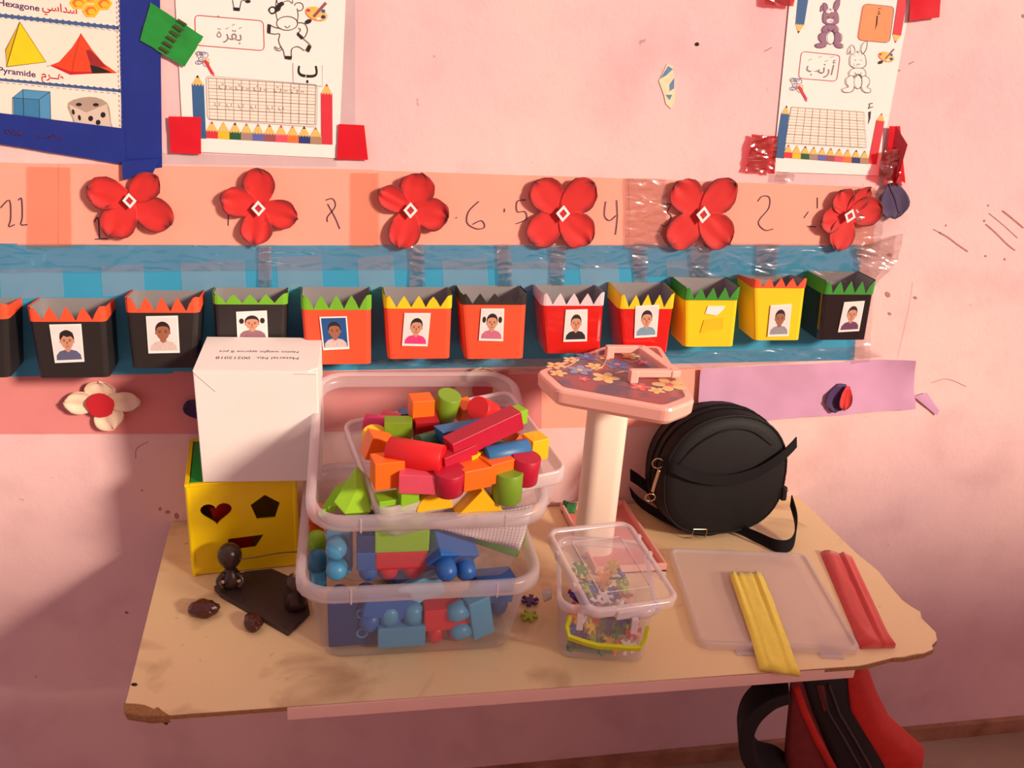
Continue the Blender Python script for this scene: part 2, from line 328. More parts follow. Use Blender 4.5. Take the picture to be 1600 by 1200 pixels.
# unseen wall added so its sill keeps sun off the lower back wall
wf = MB(); SZ, WY = 1.03, -2.0
wf.add(boxv(-1.6, 5.0, WY-.15, WY, -.6, SZ), M['plaster']); wf.add(boxv(-1.6, .85, WY-.15, WY, SZ, 3.2), M['plaster'])
wf.add(boxv(4.4, 5.0, WY-.15, WY, SZ, 3.2), M['plaster']); wf.add(boxv(.85, 4.4, WY-.15, WY, 2.9, 3.2), M['plaster'])
tag(wf.build('shade_wall_front'), 'unseen plastered wall added to shade the lower back wall, with window opening', kind='structure')
# marks on the wall
def wmark(pxs, m, name, off=.0004, th=.0006): return mk(name, *wprism(pxs, off, th), m, wall)
M['bare'] = mat('bare_plaster', (244, 226, 190), .8, .1, 90); M['oldblue'] = mat('old_blue_paint', (96, 140, 180), .8, .2, 120); M['scr'] = mat('scratch_brown', (184, 128, 116), .85, .3, 150); M['hole'] = mat('nail_hole', (40, 26, 26), .9)
M['dirtm'] = mat('wall_stain', (206, 160, 172), .85, .1, 30)
wmark([(1042, 100), (1050, 104), (1054, 130), (1054, 158), (1048, 170), (1040, 162), (1037, 148), (1029, 126), (1036, 112)], M['bare'], 'peeled_paint')
for q in ([(1044, 103), (1051, 108), (1040, 118), (1031, 123)], [(1046, 132), (1053, 122), (1053, 138), (1046, 142)], [(1040, 148), (1050, 148), (1046, 156)]): wmark(q, M['oldblue'], 'old_paint_fleck', .0010, .0004)
wmark(ell(1089, 69, 3.2, 3), M['hole'], 'nail_hole', .0004, .0004)
for pts, wd in (([(1467, 363), (1480, 370), (1496, 382), (1512, 393)], 2.2), ([(1540, 350), (1556, 364), (1574, 382), (1586, 391)], 2.0), ([(1566, 329), (1580, 340), (1599, 356)], 2.4), ([(1545, 333), (1568, 352), (1590, 372)], 1), ([(1458, 358), (1470, 364)], 1.2), ([(1420, 100), (1428, 96)], 1.5), ([(1195, 80), (1206, 74)], 1.3), ([(1402, 560), (1420, 480), (1426, 440)], .4), ([(1455, 598), (1480, 592), (1510, 604)], .9), ([(1195, 778), (1215, 765), (1228, 748)], .8), ([(232, 690), (214, 700), (212, 716)], .9)):
    mk('scratch', *wstroke(cur(pts, 4), wd, .0006), M['scr'], wall)
for x, y, r in ((1387, 460, 5), (1430, 465, 3), (1478, 352, 1.5), (1540, 400, 2), (1538, 345, 2), (1544, 321, 1.5), (1390, 398, 4), (250, 795, 3), (262, 800, 4), (276, 806, 5), (198, 957, 3), (222, 766, 2), (1570, 405, 2), (1405, 110, 1.5), (1600, 25, 4), (1390, 490, 3)):
    wmark(ell(x, y, r, r*.7, 8, random.random()*3), M['scr'], 'dirt_spot', .0003, .0004)
sc = mk('torn_scrap', *wsheet(wq((1426, 618), (1446, 612), (1466, 640), (1462, 648)), 4, 3, .001, .004, 60), M['purple_paper'], ctr=True); tag(sc, 'small torn lilac paper scrap stuck on wall right of purple strip', 'paper scrap')

# ------------------------------------------------------------------ shapes poster, top left
P1 = empty('shapes_poster', W(90, 250), 'geometric shapes chart framed with dark blue tape, top left of wall', 'poster')
mk('paper', *wprism([(-90, -60), (192, -60), (196, 205), (-90, 170)], .0014, .0004), M['cream'], P1)
z1 = lambda pts: [(x/4.446, y/4.446) for x, y in pts]
def pr(parent, name, items, off):
    mb = MB(); k = 0
    for it in items:
        k += 1; o = off+.00004*k
        if it[0] == 'p': mb.add(wflat(it[1], o), M[it[2]])
        elif it[0] == 's': mb.add(wstroke(it[1], it[3], o, it[4] if len(it) > 4 else False), M[it[2]])
    return mb.build(name, parent)
O1 = .0019
pr(P1, 'printed_border', [('p', z1([(-300, 62), (0, 90), (828, 178), (828, 210), (0, 124), (-300, 95)]), 'p_sep'), ('p', z1([(-300, 515), (0, 540), (850, 618), (850, 645), (0, 562), (-300, 540)]), 'p_sep')] +
   [('s', z1([(x, 98+x*.106-6+dy), (x+26, 100+x*.106-6+dy)]), 'paper', 1.1) for x in range(10, 820, 44) for dy in (0, 30)] + [('s', z1([(x, 543+x*.0925-4+dy), (x+26, 545+x*.0925-4+dy)]), 'paper', 1.0) for x in range(10, 840, 44) for dy in (0, 26)] +
   [('s', z1([(829+y*.03, y), (830+y*.03, y+18)]), 'p_sep', 1.4) for y in range(0, 860, 34)], O1)
hx = []
for cx, cy_ in ((540, 20), (630, -20), (720, 25), (630, 75), (540, -60), (720, -60)):
    hx += [('p', z1([(cx+62*math.cos(math.radians(a)), cy_+50*math.sin(math.radians(a))) for a in range(0, 360, 60)]), 'p_yellow'), ('p', z1([(cx+42*math.cos(math.radians(a)), cy_+33*math.sin(math.radians(a))) for a in range(0, 360, 60)]), 'p_or'), ('p', z1([(cx+8+28*math.cos(math.radians(a)), cy_+6+22*math.sin(math.radians(a))) for a in range(0, 360, 60)]), 'p_yellow')]
pr(P1, 'printed_honeycomb', hx, O1)
pr(P1, 'printed_pyramid', [('p', z1([(140, 152), (322, 430), (48, 463)]), 'p_pyr'), ('p', z1([(140, 152), (48, 463), (42, 345)]), 'p_pyrd'), ('s', z1([(140, 152), (322, 430), (48, 463), (42, 345)]), 'black', .8, True), ('s', z1([(140, 152), (48, 463)]), 'black', .8)], O1)
pr(P1, 'printed_tent', [('p', z1([(563, 232), (640, 345), (720, 440), (815, 508), (640, 512), (488, 520), (345, 455), (410, 430), (500, 330)]), 'p_tent'), ('p', z1([(488, 520), (345, 455), (400, 462), (490, 497), (640, 498), (640, 512)]), 'p_crimson'), ('p', z1([(597, 350), (625, 347), (680, 400), (740, 470), (630, 455)]), 'p_tentd'), ('p', z1([(625, 452), (690, 465), (780, 505), (640, 510)]), 'black'), ('s', z1([(563, 232), (520, 400), (500, 515)]), 'p_tentd', .5), ('s', z1([(345, 455), (330, 460)]), 'p_tentd', .7)], O1)
pr(P1, 'printed_cube', [('p', z1([(90, 678), (275, 690), (280, 870), (92, 850)]), 'p_cubeD'), ('p', z1([(90, 678), (163, 620), (350, 636), (275, 690)]), 'p_cubeL'), ('p', z1([(275, 690), (350, 636), (356, 860), (280, 870)]), 'p_cubeL'), ('s', z1([(90, 678), (275, 690), (280, 870)]), 'black', .6), ('s', z1([(90, 850), (90, 678), (163, 620), (350, 636), (356, 860)]), 'black', .6), ('s', z1([(275, 690), (350, 636)]), 'black', .6), ('s', z1([(163, 620), (170, 850)]), 'black', .6)], O1)
pr(P1, 'printed_dice', [('p', z1(cur([(472, 715), (620, 672), (745, 715), (772, 850), (776, 900), (640, 900), (530, 880), (500, 820)], 3, True)), 'p_diceT'), ('p', z1([(480, 725), (600, 782), (640, 900), (530, 880)]), 'p_dice'), ('p', z1([(600, 782), (742, 722), (772, 880), (640, 900)]), 'p_dice')] + [('p', z1(ell(x, y, a, b, 12, r)), 'black') for x, y, a, b, r in ((548, 726, 21, 12, 0), (666, 728, 21, 12, 0), (509, 778, 10, 20, -.2), (552, 818, 10, 20, -.2), (716, 798, 18, 20, 0), (630, 823, 17, 19, 0), (682, 850, 17, 18, 0))], O1)
wtext('Hexagone', -3, 8, 7.5, M['p_purple'], P1, O1, -5, off_curve=.0002, wide=1.15); wtext(ar('\ufeb3\ufeaa\ufe8d\ufeb3\ufef2'), 66, 15, 10, M['p_crimson'], P1, O1, -4, off_curve=.0002)
wtext('Pyramide', -2, 113, 7.5, M['p_purple'], P1, O1, -5, off_curve=.0002, wide=1.15); wtext(ar('\ufeeb\u0640\u0640\ufeae\ufee1'), 65, 121, 10, M['p_crimson'], P1, O1, -3, off_curve=.0002)
mk('tape_strip', *wsheet(wq((187, -60), (250, -60), (254, 261), (192, 268)), 6, 24, .0019, .0012, 40, seed=1), M['blue_tape'], P1)
mk('tape_strip', *wsheet(wq((-60, 168), (195, 200), (199, 257), (-60, 214)), 24, 6, .0027, .0022, 30, seed=2), M['blue_tape'], P1)
mk('tape_strip', *wsheet(wq((192, 250), (252, 246), (240, 270), (194, 279)), 5, 4, .0068, .002, 60, seed=3), M['blue_tape'], P1)
wtext('Cube', 11, 207, 7, M['p_purple'], P1, .0064, -5, off_curve=.0001); wtext(ar('\ufee3\ufedc\ufecc\ufe90'), 60, 213, 9, M['p_purple'], P1, .0064, -4)

# ------------------------------------------------------------------ worksheets
PC = ['p_red', 'p_yellow', 'p_green', 'p_gray', 'p_peri', 'p_mauve', 'p_pink', 'p_or', 'p_navy', 'p_tan']; PT = ['p_red', 'p_yellow', 'black', 'grey', 'grey', 'p_mauve', 'p_red', 'p_or', 'black', 'grey']
def pencil(poly4, tipc, body, wood_k, parent, off, zz):
    """a printed pencil: poly4 = base-left, base-right, shoulder-right, shoulder-left, plus tip"""
    bl, br, sr_, sl_, tip = poly4
    mid = lambda a, b, t: (a[0]+(b[0]-a[0])*t, a[1]+(b[1]-a[1])*t)
    zig = [mid(sl_, sr_, i/8) for i in range(9)]; d = (mid(sl_, sr_, .5)[0]-tip[0], mid(sl_, sr_, .5)[1]-tip[1]); L_ = math.hypot(*d); d = (d[0]/L_, d[1]/L_); a = math.hypot(sr_[0]-sl_[0], sr_[1]-sl_[1])*.10
    zig = [(p[0]+d[0]*a*(1 if i % 2 else -1), p[1]+d[1]*a*(1 if i % 2 else -1)) for i, p in enumerate(zig)]
    t1, t2 = mid(tip, sl_, .28), mid(tip, sr_, .28)
    return pr(parent, 'printed_pencil', [('p', zz([sl_, sr_, tip]), 'p_wood'), ('p', zz([bl, br]+zig[::-1]), body), ('p', zz([t1, t2, tip]), tipc)], off)
def palette(parent, c, s, zz, off, fl=1):
    x, y = c; e = lambda dx, dy, a, b, r=0: zz(ell(x+dx*s*fl, y+dy*s, a*s, b*s, 14, r))
    pr(parent, 'printed_palette', [('p', e(0, 0, 85, 48, .35), 'p_wood'), ('p', e(-5, 4, 80, 44, .35), 'p_or'), ('p', e(0, 0, 78, 42, .35), 'p_wood'), ('p', e(-58, -25, 15, 12), 'p_red'), ('p', e(-20, -40, 15, 12), 'p_yellow'), ('p', e(50, -20, 15, 13), 'p_blue'), ('p', e(50, 22, 16, 14), 'p_navy'), ('p', e(15, 35, 15, 10), 'paper'),
        ('s', zz([(x-20*s*fl, y+20*s), (x+70*s*fl, y-80*s)]), 'p_mauve', 3.0*s*1.2), ('p', e(-58, 55, 26, 16, -.4), 'black')], off)
def scribble(parent, c, s, zz, off):
    random.seed(3); it = []
    for k in range(9):
        x, y = c[0]+random.uniform(-50, 35)*s, c[1]+random.uniform(-60, 30)*s
        it.append(('s', zz(ell(x, y, random.uniform(14, 26)*s, random.uniform(10, 22)*s, 14)), random.choice(['p_tan', 'p_green', 'p_yellow', 'grey', 'p_peri']), .7, True))
    it += [('s', zz([(c[0]+0*s, c[1]-10*s), (c[0]+60*s, c[1]+95*s)]), 'p_red', 3.6), ('p', zz([(c[0]+52*s, c[1]+98*s), (c[0]+70*s, c[1]+88*s), (c[0]+72*s, c[1]+115*s)]), 'p_pink')]
    pr(parent, 'printed_scribble', it, off)
def rrpoly(tl, tr, br, bl, r=.12):
    P = [tl, tr, br, bl]; out = []
    m_ = lambda a, b, t: (a[0]+(b[0]-a[0])*t, a[1]+(b[1]-a[1])*t)
    for i in range(4):
        a, b, c = P[i-1], P[i], P[(i+1) % 4]; la = math.hypot(a[0]-b[0], a[1]-b[1]); lc = math.hypot(c[0]-b[0], c[1]-b[1]); rr = r*min(la, lc)
        p0, p2 = m_(b, a, rr/la), m_(b, c, rr/lc)
        for k in range(5):
            t = k/4; out.append(((1-t)**2*p0[0]+2*t*(1-t)*b[0]+t*t*p2[0], (1-t)**2*p0[1]+2*t*(1-t)*b[1]+t*t*p2[1]))
    return out
def gridlines(parent, tl, tr, br, bl, nc, nr, zz, off, minor=3):
    it = []; m_ = lambda a, b, t: (a[0]+(b[0]-a[0])*t, a[1]+(b[1]-a[1])*t)
    for i in range(nc+1): it.append(('s', zz([m_(tl, tr, i/nc), m_(bl, br, i/nc)]), 'grey', .55))
    for j in range(nr*minor+1):
        t = j/(nr*minor); it.append(('s', zz([m_(tl, bl, t), m_(tr, br, t)]), 'grey' if j % minor == 0 else 'lgrey', .6 if j % minor == 0 else .4))
    pr(parent, 'printed_writing_grid', it, off)
# cow sheet
P2 = empty('cow_worksheet', W(400, 240), 'white letter worksheet with a cow and coloured pencils, taped beside blue framed chart', 'worksheet')
z2 = lambda pts: [(290+x/4.615, y/4.615) for x, y in pts]
mk('paper', *wsheet(wq((272, -40), (542, -40), (529, 247), (287, 236)), 10, 10, .0012, .0003, 8, seed=4), M['paper'], P2)
mk('clear_tape', *wsheet(wq((540, -20), (556, -20), (556, 240), (529, 240)), 3, 12, .0006, .0006, 60, seed=5), M['tape_soft'], P2)
mk('clear_tape', *wsheet(wq((250, 238), (528, 248), (526, 260), (252, 256)), 12, 3, .0006, .0006, 60, seed=6), M['tape_soft'], P2)
O2 = .0021
pr(P2, 'printed_word_frame', [('s', z2(rrpoly((68, 108), (562, 150), (568, 365), (75, 325), .16)), 'p_crimson', .9, True)], O2)
wtext('\ufe93', 290+222/4.615, 268/4.615, 13, M['grey'], P2, O2, -4, off_curve=-.0001); wtext(ar('\ufe91\ufed8\ufeae'), 290+275/4.615, 280/4.615, 15, M['grey'], P2, O2, -4)
wtext('\u064c', 290+225/4.615, 172/4.615, 9, M['grey'], P2, O2); 
for x, y in ((300, 205), (345, 180), (395, 202)): pr(P2, 'printed_vowel_mark', [('s', z2([(x-10, y+4), (x+12, y-6)]), 'grey', .8)], O2)
pr(P2, 'printed_cow', [('s', z2(cur([(655, 0), (650, 60), (655, 110), (665, 150)], 4)), 'black', .9), ('s', z2(cur([(805, 60), (812, 110), (805, 160)], 4)), 'black', .9), ('s', z2(cur([(660, 0), (670, 25), (740, 5), (770, 25), (772, 0)], 4)), 'black', .8),
    ('s', z2(ell(733, 168, 76, 50, 24)), 'black', .9, True), ('s', z2(cur([(716, 186), (735, 200), (755, 184)], 4)), 'black', .8), ('s', z2(cur([(785, 40), (800, 22), (835, 22), (850, 50), (835, 75), (810, 75)], 4)), 'black', .9),
    ('p', z2(cur([(596, 70), (620, 45), (650, 55), (652, 90), (620, 102)], 3, True)), 'black'), ('p', z2(ell(625, 74, 17, 18)), 'paper'), ('p', z2(cur([(650, 85), (655, 40), (690, 12), (712, 30), (690, 50), (680, 75)], 3, True)), 'black'),
    ('s', z2(cur([(690, 205), (650, 198), (600, 175)], 4)), 'black', .9), ('s', z2(cur([(590, 235), (640, 245), (680, 245), (672, 290), (690, 340), (705, 360), (715, 405)], 4)), 'black', .9), ('p', z2([(592, 172), (616, 178), (612, 238), (588, 230)]), 'black'),
    ('s', z2(cur([(810, 162), (860, 170), (880, 215), (865, 260), (850, 275)], 4)), 'black', .9), ('s', z2(cur([(815, 200), (830, 215), (812, 240)], 4)), 'black', .9), ('p', z2([(808, 230), (855, 272), (838, 285), (803, 250)]), 'black'),
    ('s', z2(cur([(850, 278), (885, 308), (908, 335)], 4)), 'black', .9), ('s', z2(cur([(765, 405), (768, 352), (810, 335), (860, 365)], 4)), 'black', .9), ('p', z2([(885, 322), (908, 338), (890, 378), (866, 362)]), 'black'), ('p', z2([(714, 402), (768, 405), (764, 430), (718, 424)]), 'black'),
    ('s', z2(cur([(695, 335), (670, 350), (645, 335), (650, 355), (680, 365), (700, 350)], 4)), 'black', .8)], O2)
pr(P2, 'printed_cow_foot', [('s', z2([(340, 0), (350, 60)]), 'black', .9), ('s', z2([(402, 10), (392, 60)]), 'black', .9), ('p', z2([(343, 52), (394, 56), (390, 80), (346, 76)]), 'black'), ('p', z2(ell(450, 10, 20, 12)), 'black'), ('s', z2(cur([(400, 8), (425, 2), (450, 10)], 4)), 'black', .8)], O2)
palette(P2, (943, 100), 1.0, z2, O2)
pr(P2, 'printed_letter_card', [('p', z2([(775, 450), (985, 462), (985, 620), (775, 605)]), 'paper'), ('s', z2([(775, 452), (777, 606), (985, 621), (985, 470)]), 'lgrey', 1.2)], O2)
wtext('\ufe8f', 290+803/4.615, 545/4.615, 28, M['black'], P2, O2+.0003, -3, name='printed_letter', wide=.75, off_curve=.0003)
scribble(P2, (140, 440), .95, z2, O2)
pr(P2, 'printed_grid_frame', [('p', z2(rrpoly((150, 545), (950, 610), (945, 915), (160, 860), .1)), 'cream'), ('s', z2(rrpoly((150, 545), (950, 610), (945, 915), (160, 860), .1)), 'lgrey', 1.0, True)], O2)
gridlines(P2, (165, 560), (940, 610), (935, 895), (175, 855), 13, 4, z2, O2+.0002)
for i, x in enumerate((240, 360, 490, 635, 755)): wtext('\ufe95', 290+x/4.615, (640+i*7)/4.615, 11, M['grey'], P2, O2+.0005, -4, wide=.7, name='printed_letter'); pr(P2, 'printed_dash', [('s', z2([(x+75, 632+i*7), (x+100, 634+i*7)]), 'grey', .9)], O2+.0004)
for i, x in enumerate((210, 295, 380, 470, 590, 670)): wtext('\ufe8f', 290+x/4.615, (762+i*6)/4.615, 9, M['grey'], P2, O2+.0005, -4, wide=.6, name='written_letter')
pencil(((62, 995), (148, 1000), (132, 615), (45, 610), (86, 540)), 'black', 'p_blue', .2, P2, O2, z2)
pencil(((978, 1040), (1060, 1043), (1058, 680), (976, 674), (1018, 602)), 'p_red', 'p_red', .2, P2, O2, z2)
for i in range(10):
    x = 150+i*83.2; y = i*4.6; pencil(((x, 995+y), (x+83, 999+y), (x+83, 948+y), (x, 944+y), (x+40, 872+y)), PT[i], PC[i], .2, P2, O2+.0003, z2)
gt = mk('green_tape', *wsheet(wq((236, 4), (319, 57), (289, 104), (220, 62)), 10, 8, .0033, .003, 60, seed=7, edge=.001), M['green_tape'], P2)
pr(P2, 'tape_pattern', [('s', [(279+i*3.4-j*5.5, 30+i*3.4*.62+j*8.5), (283+i*3.4-j*5.5, 33+i*3.4*.62+j*8.5)], 'tape_brown', 3.2) for i in range(4) for j in range(6)], .0078)
mk('red_tape', *wsheet(wq((264, 181), (315, 182), (315, 240), (268, 238)), 6, 6, .0036, .003, 60, seed=8), M['red_tape'], P2)
mk('red_tape', *wsheet(wq((529, 193), (569, 195), (575, 249), (526, 248)), 6, 6, .0030, .002, 60, seed=9), M['red_tape'], P2)
# rabbit sheet
P3 = empty('rabbit_worksheet', W(1290, 260), 'white letter worksheet with two rabbits and coloured pencils, right of wall', 'worksheet')
z3 = lambda pts: [(1190+x/4.0, y/4.0) for x, y in pts]
mk('paper', *wsheet(wq((1238, -50), (1432, -50), (1371, 274), (1207, 268)), 10, 12, .0012, .0003, 8, seed=11), M['paper'], P3)
O3 = .0021
def rabbit(c, sx, sy, body, name):
    x, y = c; e = lambda pts: z3([(x+a*sx, y+b*sy) for a, b in pts]); it = []
    def shp(pts, closed=True, fill=True):
        q = e(cur(pts, 4, closed))
        if fill and body: it.append(('p', q, body))
        elif fill: it.append(('p', q, 'paper'))
        it.append(('s', q, 'black' if not body else 'p_purple', .8, closed))
    shp([(-38, -95), (-60, -115), (-68, -75), (-50, -78), (-40, -112), (-15, -122)][:3]+[(-56, -80), (-48, -105)], True)
    shp([(-42, -70), (-50, -125), (-35, -128), (-22, -110), (-20, -75)]); shp([(18, -80), (28, -135), (58, -155), (55, -110), (35, -78)])
    shp([(-50, -10), (-48, -60), (-20, -85), (20, -85), (46, -60), (52, -8), (30, 10), (0, 18), (-32, 8)]); shp([(-30, 15), (-55, 40), (-50, 65), (-20, 60), (0, 50), (20, 60), (45, 65), (50, 40), (28, 15)])
    shp([(-32, 62), (-72, 75), (-75, 110), (-60, 130), (-96, 140), (-92, 162), (-40, 160), (-22, 120)]); shp([(32, 62), (70, 78), (72, 112), (58, 132), (80, 145), (76, 165), (38, 160), (20, 118)])
    q = e(ell(0, 100, 26, 42, 16)); it.append(('p', q, 'paper')); it.append(('s', q, 'black' if not body else 'p_purple', .7, True))
    it.append(('p', e(cur([(-28, -72), (-10, -95), (0, -80), (18, -95), (26, -70), (8, -72), (-6, -62)], 3, True)), 'paper')); it.append(('s', e(cur([(-28, -72), (-10, -95), (0, -80), (18, -95), (26, -70)], 3)), 'black' if not body else 'p_mvrab', .6))
    it.append(('p', e(ell(0, -12, 24, 14, 14)), 'paper')); it.append(('s', e(cur([(-14, -14), (-5, -6), (0, -16), (5, -6), (14, -14)], 3)), 'black', .6)); it.append(('s', e([(-24, -38), (-12, -36)]), 'black', .6)); it.append(('s', e([(12, -36), (24, -38)]), 'black', .6))
    it.append(('s', e(cur([(-22, 40), (-8, 62), (-26, 70)], 3)), 'black', .6)); it.append(('s', e(cur([(22, 40), (8, 62), (26, 70)], 3)), 'black', .6))
    pr(P3, name, it, O3)
rabbit((428, 142), .95, .95, 'p_mvrab', 'printed_rabbit'); rabbit((598, 412), .97, 1.0, None, 'printed_rabbit')
pr(P3, 'printed_letter_card', [('p', z3(rrpoly((632, 22), (826, 42), (795, 268), (596, 250), .16)), 'p_orbox'), ('s', z3(rrpoly((632, 22), (826, 42), (795, 268), (596, 250), .16)), 'p_mauve', .8, True), ('p', z3([(718, 100), (728, 96), (724, 150), (708, 190), (714, 150)]), 'black'), ('s', z3(cur([(735, 70), (725, 72), (728, 82), (722, 90), (738, 84)], 3)), 'black', 1.1), ('s', z3([(722, 56), (742, 50)]), 'black', 1)], O3)
pr(P3, 'printed_word_frame', [('s', z3(rrpoly((245, 320), (488, 345), (465, 508), (226, 488), .16)), 'p_crimson', .9, True)], O3)
wtext(ar('\ufe83\ufead\ufee7\ufe90'), 1190+270/4, 443/4, 17, M['grey'], P3, O3, -5, wide=1.0)
for x, y in ((300, 372), (362, 355), (402, 380), (437, 355)): pr(P3, 'printed_vowel_mark', [('s', z3([(x-10, y+4), (x+10, y-4)]), 'grey', .8)], O3)
palette(P3, (780, 355), .62, z3, O3); scribble(P3, (228, 545), .8, z3, O3)
pr(P3, 'printed_grid_frame', [('p', z3(rrpoly((190, 660), (630, 690), (640, 925), (145, 900), .08)), 'cream')], O3)
gridlines(P3, (180, 668), (635, 700), (650, 920), (145, 890), 10, 4, z3, O3+.0002)
pr(P3, 'printed_letter', [('p', z3([(668, 700), (684, 695), (680, 740), (666, 780), (670, 740)]), 'black'), ('s', z3(cur([(690, 645), (668, 648), (672, 662), (662, 676), (692, 666)], 3)), 'black', 1.2)], O3)
pencil(((80, 985), (140, 990), (172, 715), (122, 710), (158, 658)), 'black', 'p_blue', .2, P3, O3, z3); pencil(((665, 1022), (718, 1028), (768, 760), (718, 752), (752, 706)), 'p_red', 'p_red', .2, P3, O3, z3)
pencil(((230, -40), (298, -40), (266, 155), (212, 150), (230, 210)), 'black', 'p_blue', .2, P3, O3, z3); pencil(((858, -40), (918, -40), (872, 222), (820, 214), (836, 270)), 'p_red', 'p_red', .2, P3, O3, z3)
for i in range(10):
    x = 138+i*53; y = i*4.0; pencil(((x, 985+y), (x+53, 989+y), (x+54, 955+y), (x+2, 951+y), (x+32, 903+y)), PT[i], PC[i], .2, P3, O3+.0003, z3)
for i, c in enumerate(((1190, -12), (1238, -12), (1236, 9), (1192, 6))): pass
mk('red_film_tape', *wsheet(wq((1188, -16), (1240, -16), (1236, 10), (1192, 7)), 8, 5, .0056, .004, 120, seed=12, edge=.001), M['red_film'], P3)
mk('red_tape', *wsheet(wq((1420, -20), (1468, -20), (1463, 27), (1417, 33)), 5, 5, .0050, .002, 50, seed=13), M['red_tape'], P3)
mk('red_film_tape', *wsheet(wq((1172, 209), (1213, 212), (1206, 270), (1162, 265)), 10, 12, .0040, .006, 110, seed=14, edge=.001), M['red_film'], P3)
mk('red_tape', *wsheet(wq((1385, 196), (1402, 196), (1410, 285), (1380, 268)), 6, 10, .0055, .003, 50, seed=15), M['red_tape'], P3)
mk('red_tape_fold', *prism([W(1400, 197, -.008), W(1418, 226, -.022), W(1402, 280, -.02), W(1396, 292, -.010), W(1396, 250, -.008)], (0, -.0005, 0)), M['red_tape'], P3)
mk('red_film_tape', *wsheet(wq((1372, 234), (1396, 230), (1402, 288), (1366, 274)), 9, 10, .0095, .006, 120, seed=16, edge=.001), M['red_film'], P3)
mk('clear_tape', *wsheet(wq((1210, 266), (1238, 268), (1236, 284), (1206, 282)), 8, 6, .0046, .005, 160, seed=17, edge=.001), M['tape'], P3)

# ------------------------------------------------------------------ paper bands on the wall
B1 = empty('orange_paper_band', W(600, 381), 'long orange paper strip with handwritten numbers above the blue strip', 'paper strip')
for i, (a, b, ta, tb) in enumerate(((-80, 112, 252, 256), (92, 584, 255, 265), (578, 990, 266, 279), (982, 1364, 279, 292))):
    mk('sheet', *wsheet(wq((a, ta), (b, tb), (b, 383), (a, 382)), 18, 6, .0010+.0005*(i % 2), .0004, 14, seed=20+i, edge=.0006, lift=(lambda u, v: .012*max(0, u-.93)/.07*max(0, .5-v)) if i == 3 else None), M['orange_paper'], B1)
for i, (a, b) in enumerate(((44, 112), (548, 592), (975, 1040))):
    mk('peach_tape', *wsheet(wq((a, 258+a*.02), (b, 258+b*.02), (b+2, 386), (a, 388)), 6, 12, .0030, .0015, 60, seed=24+i, edge=.0008), M['ptape'] if i < 2 else M['tape'], B1)
def num(strokes, name='handwritten_number'):
    mb = MB()
    for s in strokes: mb.add(wstroke(cur(s, 4), 1.4, .0028), M['ink'])
    return mb.build(name, B1)
num([[(2, 324), (16, 312), (18, 340), (15, 353), (24, 350)], [(30, 312), (35, 310), (36, 338), (34, 350), (44, 350)]]); num([[(148, 346), (154, 340), (156, 372)], [(149, 373), (170, 372)]]); num([[(357, 335), (357, 352)]])
num([[(509, 312), (520, 310), (524, 322), (512, 338), (512, 346)], [(512, 318), (524, 340), (531, 357)]]); num([[(748, 314), (732, 330), (730, 348), (745, 357), (757, 354), (752, 344), (738, 350)]]); num([[(712, 340), (714, 339)], [(788, 325), (788, 331)]], 'ink_dot')
num([[(821, 312), (808, 314), (808, 330), (820, 330), (822, 342), (806, 349)]]); num([[(946, 314), (944, 336), (952, 344), (962, 336)], [(963, 312), (964, 340), (961, 366)]])
num([[(1040, 318), (1047, 320), (1042, 330), (1048, 338), (1040, 352), (1032, 351)]]); num([[(1183, 314), (1190, 306), (1201, 308), (1200, 325), (1184, 346), (1194, 359), (1207, 357)]]); num([[(1255, 340), (1262, 330)], [(1276, 308), (1276, 325)], [(1260, 353), (1274, 354)]])
B2 = empty('blue_paper_band', W(640, 580), 'long blue paper strip under clear film behind the row of pots', 'paper strip')
mk('sheet', *wsheet(wq((-80, 380), (1346, 380), (1334, 562), (-80, 590)), 60, 10, .0006, .0008, 10, seed=30), M['blue_paper'], B2)
for i, (a, b, t, c) in enumerate(((0, 98, 418, 450), (158, 224, 412, 446), (282, 382, 405, 440), (432, 502, 398, 436), (558, 614, 398, 436), (690, 760, 402, 438), (795, 856, 406, 438), (905, 965, 410, 440), (1040, 1085, 404, 428))):
    mk('matte_tape', *wsheet(wq((a, t+4), (b, t), (b+3, c+14), (a+3, c+16)), 6, 4, .0018, .0004, 40, seed=31+i), M['tape_soft'], B2)
for i, c in enumerate((((-60, 378), (560, 384), (560, 420), (-60, 425)), ((560, 382), (1000, 380), (1000, 418), (560, 420)), ((990, 378), (1365, 380), (1360, 440), (990, 430)), ((640, 380), (662, 380), (664, 446), (640, 446)), ((775, 380), (796, 380), (800, 446), (778, 446)), ((860, 382), (884, 382), (880, 444), (858, 444)), ((985, 384), (1010, 384), (1010, 440), (990, 440)), ((1075, 380), (1112, 380), (1105, 432), (1080, 432)), ((1180, 380), (1216, 380), (1210, 430), (1178, 430)), ((405, 384), (424, 384), (426, 446), (404, 446)))):
    mk('film_strip', *wsheet(wq(*c), max(4, int(abs(c[1][0]-c[0][0])/12)), 8, .0026+.0006*(i > 2), .0035, 34, seed=50+i, edge=.0008), M['film'] if i < 3 else M['tape'], B2)
mk('film_strip', *wsheet(wq((1332, 300), (1384, 292), (1368, 400), (1334, 400)), 8, 16, .0030, .007, 45, seed=61, edge=.0015), M['tape'], B2)
mk('film_strip', *wsheet(wq((1336, 385), (1408, 362), (1400, 402), (1340, 470)), 10, 12, .0030, .008, 40, seed=62, edge=.003), M['tape'], B2)
mk('film_strip', *wsheet(wq((1332, 440), (1362, 440), (1356, 562), (1326, 566)), 6, 16, .0030, .005, 45, seed=63, edge=.002), M['film'], B2)
mk('film_strip', *wsheet(wq((1000, 550), (1345, 540), (1380, 556), (1060, 576)), 30, 6, .0024, .003, 40, seed=64, edge=.001), M['film'], B2)
